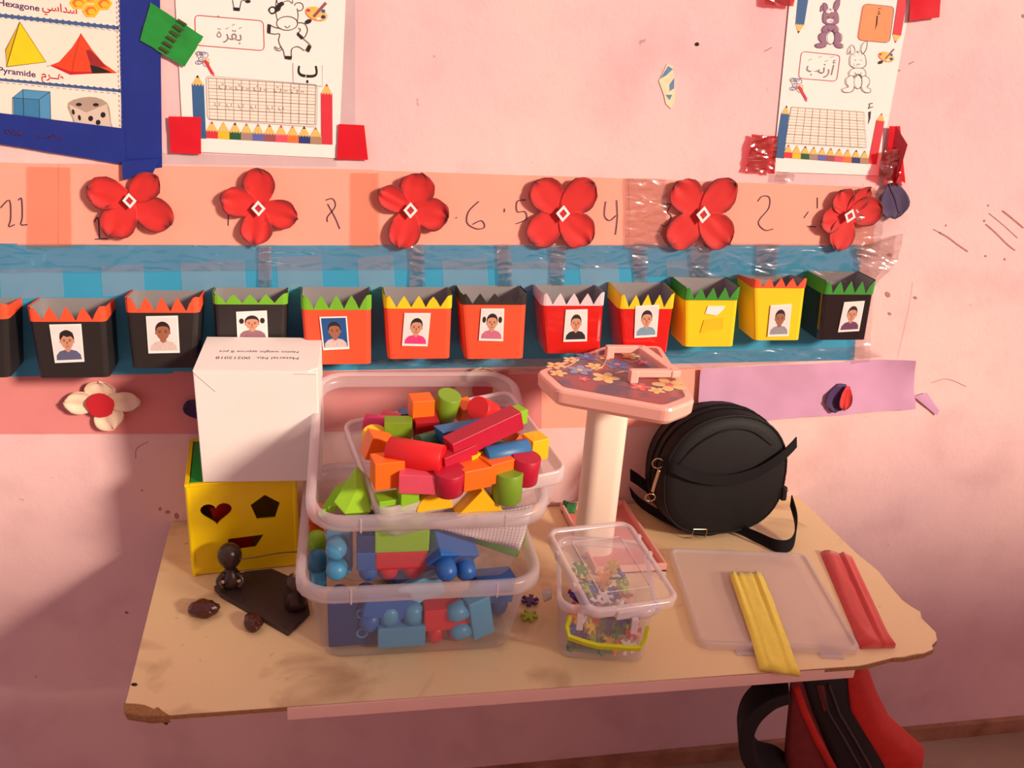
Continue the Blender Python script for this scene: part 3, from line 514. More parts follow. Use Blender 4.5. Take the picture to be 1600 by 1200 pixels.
mk('film_strip', *wsheet(wq((560, 560), (1000, 558), (1000, 582), (560, 584)), 30, 4, .0024, .003, 40, seed=65, edge=.001), M['film'], B2)
B3 = empty('pink_paper_band', W(450, 676), 'long dusky pink paper strip below the blue strip', 'paper strip')
for i, (a, b, t0, t1, b0, b1) in enumerate(((-80, 300, 577, 580, 678, 677), (296, 846, 581, 577, 677, 669), (842, 1098, 577, 574, 669, 663))):
    mk('sheet', *wsheet(wq((a, t0), (b, t1), (b, b1), (a, b0)), 16, 5, .0003+.0005*(i % 2), .001, 12, seed=70+i, edge=.0005), M['pink_paper'] if i < 2 else M['orange_paper'], B3)  # last sheet's orange paints light on the pink strip beside the stand
pp = mk('purple_paper_band', *wsheet(wq((1092, 574), (1422, 558), (1426, 636), (1086, 662)), 26, 8, .0014, .009, 13, seed=75, edge=.0005, lift=lambda u, v: .018*max(0, u-.85)/.15*max(0, .6-v)), M['purple_paper'], ctr=True); tag(pp, 'wrinkled lilac paper strip at right end below the blue strip', 'paper strip')

# ------------------------------------------------------------------ flowers
def petal(root, c, ang, L_, wd, m, off=.006, name='petal', cup=.009, seed=0, pts=(12, 8)):
    """one cupped petal; c is the wall point of the flower's heart, ang in degrees anticlockwise from right"""
    nu, nv = pts; vs = []; fs = []; rim = []; a = math.radians(ang); d = Vector((math.cos(a), 0, math.sin(a))); s = Vector((-math.sin(a), 0, math.cos(a)))
    for i in range(nu+1):
        u = math.sin(math.pi/2*i/nu)**.9
        prof = math.sqrt(max(0, 1-((u-.60)/.40)**2)) if u > .60 else .26+.74*math.sin(math.pi/2*u/.60)
        for j in range(-nv, nv+1):
            v = j/nv; wv = noise.noise(Vector((u*2.2+seed*5, v*1.8, seed*2.3))); w2 = noise.noise(Vector((u*7+seed, v*6, 1.7)))
            rag = 1+.05*w2*(abs(v) > .8 or u > .9)
            p = c + d*(L_*u*rag*(1+.04*wv)) + s*(wd/2*prof*v*rag*(1+.08*wv))
            rr_ = math.sqrt(max(0, ((u-.55)/.45)**2*(u > .55)+(v*prof)**2))
            h = off + cup*(.30*u + .38*rr_**3 + .30*wv*u + .10*math.sin(v*7+seed)*u*u)
            vs.append(Vector((p.x, -h, p.z))); rim.append(max(abs(v)**5*(u > .3), max(0, (u-.55)/.45)**4))
    n = 2*nv+1
    for i in range(nu):
        for j in range(n-1): fs.append([i*n+j, i*n+j+1, (i+1)*n+j+1, (i+1)*n+j])
    o = mk(name, vs, fs, m, root, smooth=True)
    at = o.data.attributes.new('rim', 'FLOAT', 'POINT')
    for k, r in enumerate(rim): at.data[k].value = r
    md = o.modifiers.new('thick', 'SOLIDIFY'); md.thickness = .0006; return o
def pxs(c): return (W(c[0]+1, c[1])-W(*c)).length
def red_flower(c, petals, label, dia=11, tilt=0):
    f = empty('red_flower', W(*c), label, 'fabric flower', 'red flowers along the orange strip'); p0 = W(*c); s = pxs(c)
    for k, (a, L_, wd) in enumerate(petals): petal(f, p0, a, L_*s, wd*s, M['petal_red'], .0065+.0008*(k % 2), seed=k+c[0]*.01)
    r = dia*s; y = -.0155
    fr = MB(); R_ = [Vector((p0.x+r*x, y, p0.z+r*1.15*z)) for x, z in ((0, 1), (1, 0), (0, -1), (-1, 0))]
    R_ = [Vector(p0)+Matrix.Rotation(math.radians(tilt), 3, 'Y')@(q-Vector((p0.x, 0, p0.z))) for q in R_]; R_ = [Vector((q.x, y, q.z)) for q in R_]
    c0 = Vector((p0.x, y, p0.z)); inn = [c0+(q-c0)*.55 for q in R_]
    for k in range(4): fr.add(prism([R_[k], R_[(k+1) % 4], inn[(k+1) % 4], inn[k]], (0, -.0008, 0)), M['paper'])
    d_ = fr.build('diamond_frame', f); mk('diamond_centre', *prism(inn, (0, .0012, 0)), M['p_crimson'], f)
    return f
X4 = lambda L_, wd, t=0: [(135+t, L_, wd), (45+t, L_, wd), (225+t, L_, wd), (-45+t, L_, wd)]
red_flower((206, 310), [(164, 66, 56), (42, 60, 46), (-33, 72, 58), (238, 70, 58)], 'red fabric flower below the blue tape corner, by number 11')
red_flower((405, 322), [(87, 62, 50), (166, 58, 50), (-16, 62, 48), (262, 60, 50)], 'red fabric flower left of handwritten number 8')
red_flower((640, 325), [(72, 58, 54), (150, 56, 40), (-10, 60, 52), (256, 62, 52)], 'red fabric flower above the yellow crowned orange pot, left of number 6')
red_flower((876, 330), X4(64, 54), 'red four petalled flower above the white crowned shiny red pot')
red_flower((1093, 332), X4(64, 52, 2), 'red four petalled flower above the yellow pot without a photo')
red_flower((1320, 334), [(120, 40, 36), (12, 50, 44), (196, 42, 38), (262, 50, 42), (58, 46, 26)], 'small crumpled red flower at right end of orange strip', 9, 12)
lf = empty('purple_leaf', W(1400, 308), 'dark purple fabric leaf hanging at right end of orange strip', 'fabric leaf'); petal(lf, W(1390, 284), 285, .056, .050, M['leaf_purple'], .008, 'leaf_blade', .006, 2, (10, 8))
mk('leaf_vein', *tube([W(1390, 286, -.0105), W(1401, 308, -.0125), W(1408, 332, -.0135)], .0007, 5), mat('leaf_vein', (110, 96, 110)), lf)
def cream_flower(c, petals, label, rc=22):
    f = empty('cream_flower', W(*c), label, 'fabric flower', 'cream flowers along the pink strip'); p0 = W(*c); s = pxs(c)
    for k, (a, L_, wd) in enumerate(petals): petal(f, p0, a, L_*s, wd*s, M['petal_cream'], .004+.0012*(k % 2), seed=k*2+c[0]*.02, cup=.012)
    mk('centre', *prism([Vector((p0.x+rc*s*math.cos(a)*(1+.06*math.sin(5*a)), -.012, p0.z+rc*s*math.sin(a))) for a in [i*math.pi/8 for i in range(16)]], (0, -.001, 0)), M['p_crimson'], f)
cream_flower((160, 628), [(88, 42, 50), (8, 62, 36), (292, 46, 50), (172, 54, 42)], 'cream petalled flower with red centre on pink strip, beneath black pots')
cream_flower((752, 606), [(95, 38, 50), (5, 50, 40), (190, 46, 40), (270, 44, 44)], 'cream flower on pink strip seen behind the heaped wooden blocks', 16)
cream_flower((1052, 652), [(180, 18, 22), (60, 24, 20), (300, 22, 20)], 'small cream and red flower half hidden between pink stand and black bag', 8)
pf = empty('purple_petal_flower', W(306, 636), 'dark purple petal peeking out left of the white cardboard box', 'fabric flower'); petal(pf, W(318, 652), 120, .036, .03, M['petal_purple'], .004, 'petal', .01, 4)
pl = empty('purple_petal_flower', W(1310, 620), 'dark purple petal with a red petal on the lilac strip', 'fabric flower'); petal(pl, W(1312, 596), 262, .05, .048, M['petal_purple'], .010, 'petal', .006, 5); petal(pl, W(1318, 598), 268, .042, .024, M['petal_red'], .015, 'petal', .008, 6)

# ------------------------------------------------------------------ crown pots with passport photos
SK = mat('print_skin', (206, 150, 120), .6, .05, 200); SK2 = mat('print_skin_brown', (160, 104, 78), .6, .05, 200); HAIR = mat('print_hair', (36, 26, 26), .6)
EYE = mat('print_eye', (60, 36, 30), .6); LIP = mat('print_lip', (176, 96, 88), .6)
def photo(pot, quad, bg, shirt, skin, hair='short', tails=False):
    """a glued passport print; quad = TL TR BR BL world points on the pot's front"""
    tl, tr, br, bl = [Vector(q) for q in quad]
    card = mk('photo', *prism([tl, bl, br, tr], (0, -.0006, 0)), M['paper'], pot)
    def at(u, v, o): p = (tl*(1-u)+tr*u)*(1-v)+(bl*(1-u)+br*u)*v; return Vector((p.x, p.y-.0006-o, p.z))
    mb = MB(); k = [0]
    def poly(pts, m): k[0] += 1; mb.add(([at(u, v, .0001+.00006*k[0]) for u, v in pts], [list(range(len(pts)))]), m)
    poly([(.05, .04), (.05, .93), (.95, .93), (.95, .04)], bg)
    poly([(.08, .93), (.10, .80), (.22, .70), (.40, .66), (.60, .66), (.78, .70), (.90, .80), (.93, .93)], shirt)
    poly([(.41, .52), (.40, .67), (.5, .73), (.60, .67), (.59, .52)], skin)
    if tails:
        for sx in (.16, .84): poly(ell(sx, .34, .08, .10, 10), HAIR)
    poly(ell(.5, .36, .235, .215, 18), HAIR)
    poly(ell(.285, .45, .03, .045, 8), skin); poly(ell(.715, .45, .03, .045, 8), skin)
    poly(cur([(.30, .36), (.36, .29), (.5, .27), (.64, .29), (.70, .36), (.69, .50), (.62, .60), (.5, .645), (.38, .60), (.31, .50)], 2, True), skin)
    if hair == 'long': poly(cur([(.28, .40), (.30, .22), (.5, .15), (.70, .22), (.72, .40), (.64, .31), (.5, .33), (.40, .29)], 2, True), HAIR)
    for ex in (.405, .595): poly(ell(ex, .43, .035, .016, 8), EYE); poly([(ex-.05, .395), (ex+.05, .395), (ex+.05, .383), (ex-.05, .383)], HAIR)
    poly([(.48, .44), (.47, .51), (.5, .525), (.53, .51), (.52, .44)], LIP if skin == SK2 else SK2); poly(ell(.5, .57, .06, .014, 10), LIP)
    mb.build('portrait', card); return card
PB = dict(k=mat('pot_black_card', (38, 34, 34), .5, .08, 30), o=mat('pot_orange_card', (240, 84, 48), .6, .05, 20), r=mat('pot_red_glossy', (214, 30, 26), .22, .06, 20, coat=.8, bump=.25, bscale=60), y=mat('pot_yellow_card', (252, 212, 20), .5, .04, 20), kg=mat('pot_black_glossy', (26, 24, 24), .15, .1, 20, coat=.9, bump=.4, bscale=60))
CR = dict(o=mat('crown_orange', (240, 88, 50), .6), g=mat('crown_green', (112, 186, 40), .6), gd=mat('crown_dark_green', (52, 146, 44), .6), y=mat('crown_yellow', (252, 210, 20), .6), k=mat('crown_black', (40, 36, 36), .6), w=mat('crown_white', (226, 206, 214), .6))
BGW = mat('photo_white', (240, 232, 232), .5); BGB = mat('photo_blue', (30, 84, 150), .5)
SH = {n: mat('shirt_'+n, c, .6, .15, 300) for n, c in dict(slate=(92, 96, 130), white=(214, 196, 190), mauve=(150, 110, 120), pale=(206, 190, 190), hotpink=(236, 60, 130), floral=(200, 110, 140), navy=(34, 32, 44), stripe=(120, 160, 186), grey=(150, 150, 160), plum=(110, 60, 100)).items()}
DP = .062
def pot(fl, fr, bl, br, yb, ytip, ybk, body, crown, label, ph=None, teeth=4, dp=DP, seed=0):
    """fl, fr: band-bottom corners of the front face; bl, br: bottom corners; ytip: height of the crown points; ybk: top of the back, all as seen on the photo, lifted to the real front plane"""
    FL, FR, BL, BR = [W(*p, -dp) for p in (fl, fr, bl, br)]
    zt = W((fl[0]+fr[0])/2, ytip, -dp).z; zb = (FL.z+FR.z)/2; z0 = (BL.z+BR.z)/2; zk = W((fl[0]+fr[0])/2, ybk).z
    root = empty('crown_pot', ((BL.x+BR.x)/2, -.002, z0), label, 'paper pot', 'crown topped pots hung in a row on the wall')
    random.seed(int(seed)+11); wob = lambda a=.0012: random.uniform(-a, a)
    def ring(z, grow=0.0):
        t = (z-z0)/(zb-z0); xl = BL.x+(FL.x-BL.x)*t-grow; xr = BR.x+(FR.x-BR.x)*t+grow; yf = -dp-grow; r = .007; pts = []
        nside, nfr = 4, 4*teeth
        yb_ = -.003+(grow if grow < 0 else 0)
        for i in range(nside): pts.append((xl, yb_+(yf+r-yb_)*i/nside))
        for a in (0, 30, 60): pts.append((xl+r-r*math.cos(math.radians(a)), yf+r-r*math.sin(math.radians(a))))
        for i in range(nfr+1): pts.append((xl+r+(xr-xl-2*r)*i/nfr, yf))
        for a in (60, 30, 0): pts.append((xr-r+r*math.cos(math.radians(a)), yf+r-r*math.sin(math.radians(a))))
        for i in range(nside-1, -1, -1): pts.append((xr, yb_+(yf+r-yb_)*i/nside))
        return pts, nside+3
    nf = 4*teeth
    def tops(zlow, zhi):
        out = []; pts, st = ring(zb); n = len(pts)
        tt = [zhi+wob() for _ in range(teeth+2)]
        for i in range(n):
            if i < st: f = 1-i/st; out.append(zhi*(1-f)+zk*f-(.004 if i == st-1 else 0))
            elif i > st+nf: f = (i-st-nf)/(n-1-st-nf); out.append(zhi*(1-f)+zk*f)
            else:
                k = (i-st) % 4; out.append({0: zhi-.002, 1: (zlow+zhi)/2, 2: zlow, 3: (zlow+zhi)/2}[k]+(wob(.0008)))
        return out
    zl = zb+.10*(zt-zb); tp = tops(zl, zt+.0025)
    lev = [0, .03, .25, .5, .75, 1]
    def shell(grow, zs, top, close_back=True):
        rings = []
        for z in zs: pts, st = ring(z, grow); rings.append([Vector((x, y, z)) for x, y in pts])
        if top: pts, st = ring(zb, grow); rings.append([Vector((x, y, t)) for (x, y), t in zip(pts, top)])
        n = len(rings[0]); vs = [p for r in rings for p in r]; fs = []
        for i in range(len(rings)-1):
            for j in range(n-1 if not close_back else n): fs.append([i*n+j, i*n+(j+1) % n, (i+1)*n+(j+1) % n, (i+1)*n+j])
        return vs, fs, n
    zs = [z0+(zb-z0)*t for t in lev]
    vs, fs, n = shell(0, zs, [zb+.001]*len(tp)); fs.append(list(range(n))[::-1])
    bo = mk('body', vs, fs, PB[body], root); 
    vs, fs, n = shell(.0007, [zb], tp, False); mk('crown', vs, fs, CR[crown], root)
    vs, fs, n = shell(-.0009, [z0+.003, zb], [t-.0012 for t in tp]); fs.append(list(range(n))); mk('lining', vs, fs, M['silver'], root)
    if ph:
        q, bg, sh, skin, hair, tails = ph
        photo(root, [W(*p, -dp-.0012) for p in q], bg, SH[sh], skin, hair, tails)
    return root
def q4(x0, y0, x1, y1, x2=None, y2=None, x3=None, y3=None): return [(x0, y0), (x1, y1), (x2, y2), (x3, y3)]
pot((-70, 500), (13, 497), (-55, 592), (16, 588), 0, 476, 463, 'k', 'o', 'black pot with orange crown cut off by the left edge of the picture', seed=1)
pot((46, 507), (165, 498), (61, 592), (171, 588), 0, 480, 463, 'k', 'o', 'black pot with orange crown and photo of child in slate top, leftmost with photo', (q4(77, 507, 127, 506, 132, 565, 86, 567), BGW, 'slate', SK, 'long', False), seed=2)
pot((197, 491), (311, 486), (206, 577), (306, 573), 0, 465, 451, 'k', 'o', 'black pot with orange crown and photo of boy in white shirt', (q4(228, 494, 278, 493, 281, 551, 232, 552), BGW, 'white', SK2, 'short', False), seed=3)
pot((333, 478), (449, 473), (338, 566), (446, 563), 0, 460, 447, 'k', 'g', 'black pot with lime green crown partly behind the white box', (q4(369, 487, 417, 485, 419, 530, 371, 530), BGW, 'mauve', SK, 'short', True), teeth=4, dp=.045, seed=4)
pot((471, 486), (580, 482), (478, 571), (580, 567), 0, 462, 446, 'o', 'g', 'orange red pot with lime green crown and blue backed photo', (q4(499, 495, 542, 494, 546, 545, 505, 547), BGB, 'pale', SK2, 'short', False), seed=5)
pot((601, 482), (706, 482), (606, 561), (703, 560), 0, 463, 446, 'o', 'y', 'orange red pot with yellow crown and photo of boy in pink', (q4(632, 489, 673, 489, 668, 541, 628, 540), BGW, 'hotpink', SK, 'short', False), seed=6)
pot((720, 475), (823, 477), (727, 561), (818, 560), 0, 459, 444, 'o', 'k', 'orange red pot with black crown and photo of girl with pigtails', (q4(752, 482, 788, 482, 786, 533, 748, 532), BGW, 'floral', SK, 'short', True), seed=7)
pot((846, 478), (944, 477), (852, 556), (939, 548), 0, 458, 443, 'r', 'w', 'shiny red pot with white crown, left of the other shiny red pot', (q4(884, 484, 918, 483, 917, 533, 880, 534), BGW, 'navy', SK, 'short', False), seed=8)
pot((966, 486), (1053, 479), (972, 553), (1043, 550), 0, 461, 439, 'r', 'y', 'shiny red pot with yellow crown behind the pink stand top', (q4(993, 478, 1030, 476, 1026, 526, 991, 528), BGW, 'stripe', SK, 'short', False), seed=9)
pot((1068, 472), (1155, 466), (1068, 544), (1147, 539), 0, 450, 431, 'y', 'gd', 'yellow pot with green crown and a torn off photo patch', seed=10)
pot((1176, 451), (1260, 449), (1178, 533), (1250, 530), 0, 435, 428, 'y', 'o', 'yellow pot with orange crown and photo of boy in grey', (q4(1204, 477, 1237, 475, 1232, 525, 1199, 526), BGW, 'grey', SK2, 'short', False), seed=12)
lastpot = pot((1286, 461), (1366, 459), (1278, 534), (1354, 528), 0, 440, 422, 'kg', 'gd', 'shiny black pot with green crown at the right end of the row', (q4(1319, 472, 1351, 470, 1342, 517, 1309, 519), BGW, 'plum', SK, 'short', False), seed=13)
for o in [x for x in COL.objects if x.get('label', '').startswith('yellow pot with green')]:
    mk('torn_paper_patch', *prism([W(x, y, -DP-.0008) for x, y in ((1106, 478), (1133, 478), (1130, 484), (1120, 493), (1102, 490))], (0, -.0004, 0)), M['paper'], o)
    mk('glue_mark', *prism([W(x, y, -DP-.0008) for x, y in ((1100, 500), (1130, 496), (1130, 514), (1108, 516), (1094, 520))], (0, -.0002, 0)), mat('glue_ochre', (244, 198, 18), .5), o)

# ------------------------------------------------------------------ table
tb = empty('table', T(700, 1000), 'cream laminated chipboard table with broken corners against the pink wall', 'table')
right = [(1246, 777), (1275, 803), (1300, 828), (1340, 866), (1372, 892), (1396, 922), (1410, 938), (1424, 948), (1438, 956), (1440, 966), (1452, 978), (1462, 988), (1464, 1000), (1456, 1008), (1458, 1014), (1444, 1020), (1428, 1022), (1412, 1026), (1396, 1027), (1376, 1032), (1352, 1038), (1340, 1040)]
RP = [T(x, y) for x, y in right]
bL = Vector((-.254, -.001, 0)); fL = T(196, 1103); fL2 = T(200, 1128); 
top = [Vector((-.254, -.002, 0)), T(262, 1116)+Vector((0, .012, 0)), T(258, 1110), T(244, 1104), T(240, 1107), T(224, 1101), T(210, 1099), T(196, 1098)]
lam = [Vector((-.254, -.002, 0)), T(200, 1085), T(196, 1098), T(212, 1099), T(226, 1101), T(240, 1107), T(246, 1104), T(256, 1112), T(264, 1117), T(1340, 1040)] + RP[::-1][1:] + [Vector((.803, -.002, 0))]
o = mk('laminate', *prism(lam, (0, 0, -.0012)), M['laminate'], tb)
core = [Vector((-.2535, -.003, -.0012)), T(201, 1085, -.0012), T(193, 1103, -.0012), T(196, 1113, -.0012), T(232, 1119, -.0012), T(264, 1117.5, -.0012), T(1340, 1040.6, -.0012)] + [p+Vector((.0015*math.sin(i*2.3), -.001-.001*math.sin(i*5.1), -.0012)) for i, p in enumerate(RP[::-1][1:])] + [Vector((.8025, -.003, -.0012))]
mk('chipboard_core', *prism(core, (0, 0, -.0065)), M['chip'], tb)
mk('broken_corner', *prism([T(194, 1098, -.002), T(226, 1102, -.002), T(258, 1113, -.002), T(262, 1119, -.002), T(232, 1121, -.002), T(194, 1115, -.002)], (.002, .004, -.013)), M['chip'], tb)
a, b = T(448, 1106, -.002), T(1338, 1041, -.002)
bt = mk('front_batten', *prism([a+Vector((0, -.0005, 0)), b+Vector((0, -.0005, 0)), b+Vector((-.004, .012, 0)), a+Vector((.003, .012, 0))], (0, 0, -.019)), M['batten'], tb); bev(bt, .0012)
for x in (-.16, .45):
    br_ = MB(); br_.add(boxv(x-.012, x+.012, -.40 if x < 0 else -.33, -.001, -.0135, -.0080), M['packblk']); br_.add(boxv(x-.012, x+.012, -.006, -.001, -.16, -.0135), M['packblk'])
    br_.add(prism([(x-.002, -.20, -.0135), (x-.002, -.004, -.0135), (x-.002, -.004, -.15)], (.004, 0, 0)), M['packblk']); br_.build('wall_bracket', tb)
mk('bent_screw', *tube([T(234, 1121, -.012), T(248, 1123, -.014), T(262, 1130, -.017)], .0022, 6), M['packblk'], tb)
mk('laminate_hole', *prism([T(x, y)+Vector((0, 0, .0004)) for x, y in ell(210, 1070, 5, 2.4, 10)], (0, 0, .0003)), M['hole'], tb)

# ------------------------------------------------------------------ shape sorter and white box
ya = math.radians(5)
SB = empty('shape_sorter', (-.135, -.075, 0), 'yellow plastic shape sorting cube with green lid under the white box', 'toy box', rot=(0, 0, ya))
SW, SD, SH_ = .147, .140, .143
def plate_with_holes(name, parent, outer, holes, th, m, axis):
    bm = bmesh.new(); es = []
    for loop in [outer]+holes:
        v = [bm.verts.new(p) for p in loop]; es += [bm.edges.new((v[i], v[(i+1) % len(v)])) for i in range(len(v))]
    bmesh.ops.triangle_fill(bm, edges=es, use_beauty=True, use_dissolve=False); bmesh.ops.recalc_face_normals(bm, faces=bm.faces)
    me = bpy.data.meshes.new(name); bm.to_mesh(me); bm.free(); me.materials.append(m); o = bpy.data.objects.new(name, me); COL.objects.link(o); o.parent = parent
    md = o.modifiers.new('thick', 'SOLIDIFY'); md.thickness = th; md.offset = 0; return o
yf = -SD/2
def hole(pts): return [(x, yf, z) for x, z in pts]
heart = [( -.036+.021*(16*math.sin(t)**3)/16, .100+.019*(13*math.cos(t)-5*math.cos(2*t)-2*math.cos(3*t)-math.cos(4*t))/16) for t in [2*math.pi*i/28 for i in range(28)]]
pent = [(.030+.021*math.sin(2*math.pi*i/5), .101+.021*math.cos(2*math.pi*i/5)) for i in range(5)]
para = [(-.022, .056), (.026, .058), (.014, .038), (-.028, .036)]
plate_with_holes('front_panel', SB, [(-SW/2, yf, .002), (SW/2, yf, .002), (SW/2, yf, SH_), (-SW/2, yf, SH_)], [hole(heart), hole(pent), hole(para)], .003, M['wood_y'], 'y')
sd = MB(); sd.add(boxv(-SW/2, -SW/2+.003, yf+.0016, SD/2, 0, SH_), M['wood_y']).add(boxv(SW/2-.003, SW/2, yf+.0016, SD/2, 0, SH_), M['wood_y']).add(boxv(-SW/2+.003, SW/2-.003, SD/2-.003, SD/2, 0, SH_), M['wood_y']).add(boxv(-SW/2+.003, SW/2-.003, yf+.0016, SD/2-.003, 0, .003), M['wood_y'])
sd.build('case', SB, local=True)
rim_ = MB(); rim_.add(boxv(-SW/2-.001, -SW/2+.005, yf-.002, SD/2+.001, SH_, SH_+.004), M['wood_y']).add(boxv(SW/2-.005, SW/2+.001, yf-.002, SD/2+.001, SH_, SH_+.004), M['wood_y']).add(boxv(-SW/2+.005, SW/2-.005, yf-.002, yf+.004, SH_, SH_+.004), M['wood_y']).add(boxv(-SW/2+.005, SW/2-.005, SD/2-.005, SD/2+.001, SH_, SH_+.004), M['wood_y']); bev(rim_.build('rim', SB, local=True), .0008)
bev(mk('lid', *boxv(-SW/2+.006, SW/2-.006, yf+.006, SD/2-.006, SH_-.004, SH_+.0025), M['green_lid'], SB, local=True), .001)
for x in (-SW/2+.0025, SW/2-.0025): mk('corner_post', *lathe([(.0035, 0), (.0035, SH_)], 10, (x, yf, 0)), M['wood_y'], SB, local=True)
rb = mk('red_block', *boxv(-.03, .012, -.02, .02, 0, .10), mat('toy_red', (200, 40, 36), .4)); rb.location = (-.135, -.095, .004); rb.rotation_euler = (0, math.radians(-12), math.radians(20)); tag(rb, 'red block inside the shape sorter seen through the heart hole', 'toy block')
WB = empty('white_box', (-.1010, -.153, .1480), 'plain white cardboard box on top of the yellow shape sorter', 'cardboard box', rot=(math.radians(3), 0, math.radians(-2.5)))
ww, wd_, wh = .157, .112, .168
bev(mk('carton', *boxv(-ww/2, ww/2, 0, wd_, 0, wh-.0012), M['white_card'], WB, local=True), .0016, 3)
bev(mk('top_flap', *prism([(-ww/2, -.0004, wh-.0012), (ww/2-.012, -.0004, wh-.0012), (ww/2+.001, +.012, wh-.0012), (ww/2, wd_, wh-.0012), (-ww/2, wd_, wh-.0012)], (0, 0, .0014)), M['white_card'], WB, local=True), .0005)
fl_ = MB()
for a, b in (((-ww/2+.001, -.0003, wh-.003), (-.052, -.0003, wh-.030)), ((ww/2-.03, -.0003, wh-.004), (ww/2-.002, -.0003, wh-.0045))): fl_.add(tube([a, b], .0004, 4), M['lgrey'])
fl_.build('flap_crease', WB, local=True)
for i, (t, sz, y) in enumerate((('Material No.  00212018', .0112, .008), ('Netto weight approx 8 pcs', .0096, .028))):
    c = bpy.data.curves.new('printed_text', 'FONT'); c.body = t; c.size = sz; c.align_x = 'CENTER'; c.materials.append(M['ink']); o = bpy.data.objects.new('printed_text', c); COL.objects.link(o); o.parent = WB; o.location = (-.002, y+.036, wh+.0004); o.rotation_euler = (0, 0, math.pi); totext(o)

# ------------------------------------------------------------------ bins
def bin_(name, label, wx, wy, h, loc, rot, m=M['bin'], rm=M['rim'], lip=.011, r=.035, taper=.86, tabs=True, cat='storage bin'):
    root = empty(name, loc, label, cat, rot=rot)
    lv = [(.90, 0.0005), (.985, .004), (1.0, .010)]; rings = []
    for k, z in lv: rings.append([Vector((x*k*taper, y*k*taper, z)) for x, y in rrect(wx-2*lip, wy-2*lip, r)])
    for t in (.35, .7, 1.0):
        s = taper+(1-taper)*t; rings.append([Vector((x*s, y*s, .010+(h-.014)*t)) for x, y in rrect(wx-2*lip, wy-2*lip, r)])
    o = mk('shell', *loft(rings, True, False), m, root, smooth=True, local=True)
    # rolled lip
    prof = [(0, h-.022), (lip*.55, h-.021), (lip, h-.018), (lip, h-.003), (lip*.7, h), (.2*lip, h), (-.0008, h-.003)]
    rr = [[Vector((x, y, z)) for x, y in rrect(wx-2*lip+2*e, wy-2*lip+2*e, r+e)] for e, z in prof]
    vs, fs = loft(rr, False, False); n = len(rr[0]); k = len(rr)
    mk('rim', vs, fs, rm, root, smooth=True, local=True)
    if tabs:
        for tx in (-.28, .30): bev(mk('rim_rib', *boxv(tx*wx-.0012, tx*wx+.0012, -wy/2-.001, -wy/2+.004, h-.020, h-.001), rm, root, local=True), .0006)
    return root
LB = bin_('storage_bin', 'lower clear plastic bin with blue and red building blocks, bottom of the stack', .302, .326, .126, (.102, -.224, 0), (0, 0, math.radians(-1)), taper=.88)
UB = bin_('storage_bin', 'middle clear plastic bin nested in the lower one, with squared paper inside', .292, .330, .134, (.113, -.197, .113), (math.radians(9.5), 0, math.radians(-1.5)))
# block tray frame: measured corner points
fl3, fr3, bl3 = T(592, 797, .228), T(890, 731, .252), T(554, 654, .252)
ex = (fr3-fl3).normalized(); ey = bl3-fl3; ey = (ey-ex*ey.dot(ex)).normalized(); ez = ex.cross(ey)
ORG_T = fl3 + ex*.118 + ey*.100 - ez*.056
RM = Matrix((ex, ey, ez)).transposed()
TB = bin_('block_tray', 'small clear tray heaped with painted wooden blocks on top of the bins', .240, .204, .056, ORG_T, RM.to_euler(), M['cbox'], M['crim'], .005, .012, .95, False, 'storage tray')
mk('rim_notch', *boxv(.04, .075, -.104, -.101, .040, .052), M['crim'], TB, local=True)

# ------------------------------------------------------------------ building blocks
def bmat(n, c): return mat('brick_'+n, c, .38, .04, 30)
BK = dict(blue=bmat('blue', (40, 104, 186)), lblue=bmat('light_blue', (76, 160, 206)), navy=bmat('navy', (32, 62, 122)), red=bmat('red', (214, 34, 50)), lime=bmat('lime', (150, 206, 42)), green=bmat('green', (100, 180, 40)), orange=bmat('orange', (240, 96, 30)), teal=bmat('teal', (44, 120, 160)))
def brick(col, loc, rot, nx=2, ny=1, h=.032, u=.030, label='', stud_down=False, where='lower bin'):
    root = empty('building_brick', loc, label, 'toy brick', 'studded building bricks in the bins', rot=tuple(math.radians(a) for a in rot))
    bev(mk('body', *boxv(-nx*u/2, nx*u/2, -ny*u/2, ny*u/2, 0, h), BK[col], root, local=True), .0018, 2)
    for i in range(nx):
        for j in range(ny):
            x, y = (i-(nx-1)/2)*u, (j-(ny-1)/2)*u
            o = mk('stud', *lathe([(.0130, h-.001), (.0130, h+.013), (.0120, h+.0190), (.0085, h+.0235), (.003, h+.0255)], 16, (x, y, 0)), BK[col], root, smooth=True, local=True)
    return root
lo = 'in the lower bin'
nb = brick('navy', (0.020, -0.336, 0.039), (-90, 0, 2), 2, 2, .03, .033, 'dark blue brick showing two rings at left of the lower bin')
for zz_ in (-.016, .014): mk('ring', *tube([Vector((.009+.0065*math.cos(a), zz_+.0065*math.sin(a), -.0005)) for a in [2*math.pi*i/16 for i in range(16)]], .0012, 6, True), BK['lblue'], nb, local=True)
brick('blue', (0.062, -0.326, 0.079), (172, 14, 8), 2, 1, .03, .030, 'blue brick turned studs down in lower bin beside dark blue one')
brick('lblue', (0.078, -0.336, 0.010), (0, 0, 0), 2, 1, .030, .030, 'light blue brick lying flat at the front of the lower bin')
brick('lblue', (0.098, -0.299, 0.077), (150, -10, 20), 2, 1, .03, .030, 'light blue brick behind the flat one in lower bin, studs tilted out')
brick('red', (0.136, -0.332, 0.061), (180, 0, 2), 2, 1, .032, .030, 'red brick standing studs down in the lower bin')
brick('lblue', (0.190, -0.330, 0.047), (0, -100, 18), 2, 1, .030, .030, 'light blue brick on edge right of the red one in lower bin')
brick('blue', (0.205, -0.284, 0.069), (180, 5, 10), 2, 1, .04, .028, 'blue brick in the right rear of the lower bin')
brick('orange', (-0.026, -0.200, 0.076), (0, 0, 90), 1, 1, .034, .022, 'orange brick standing highest at the left side of lower bin')
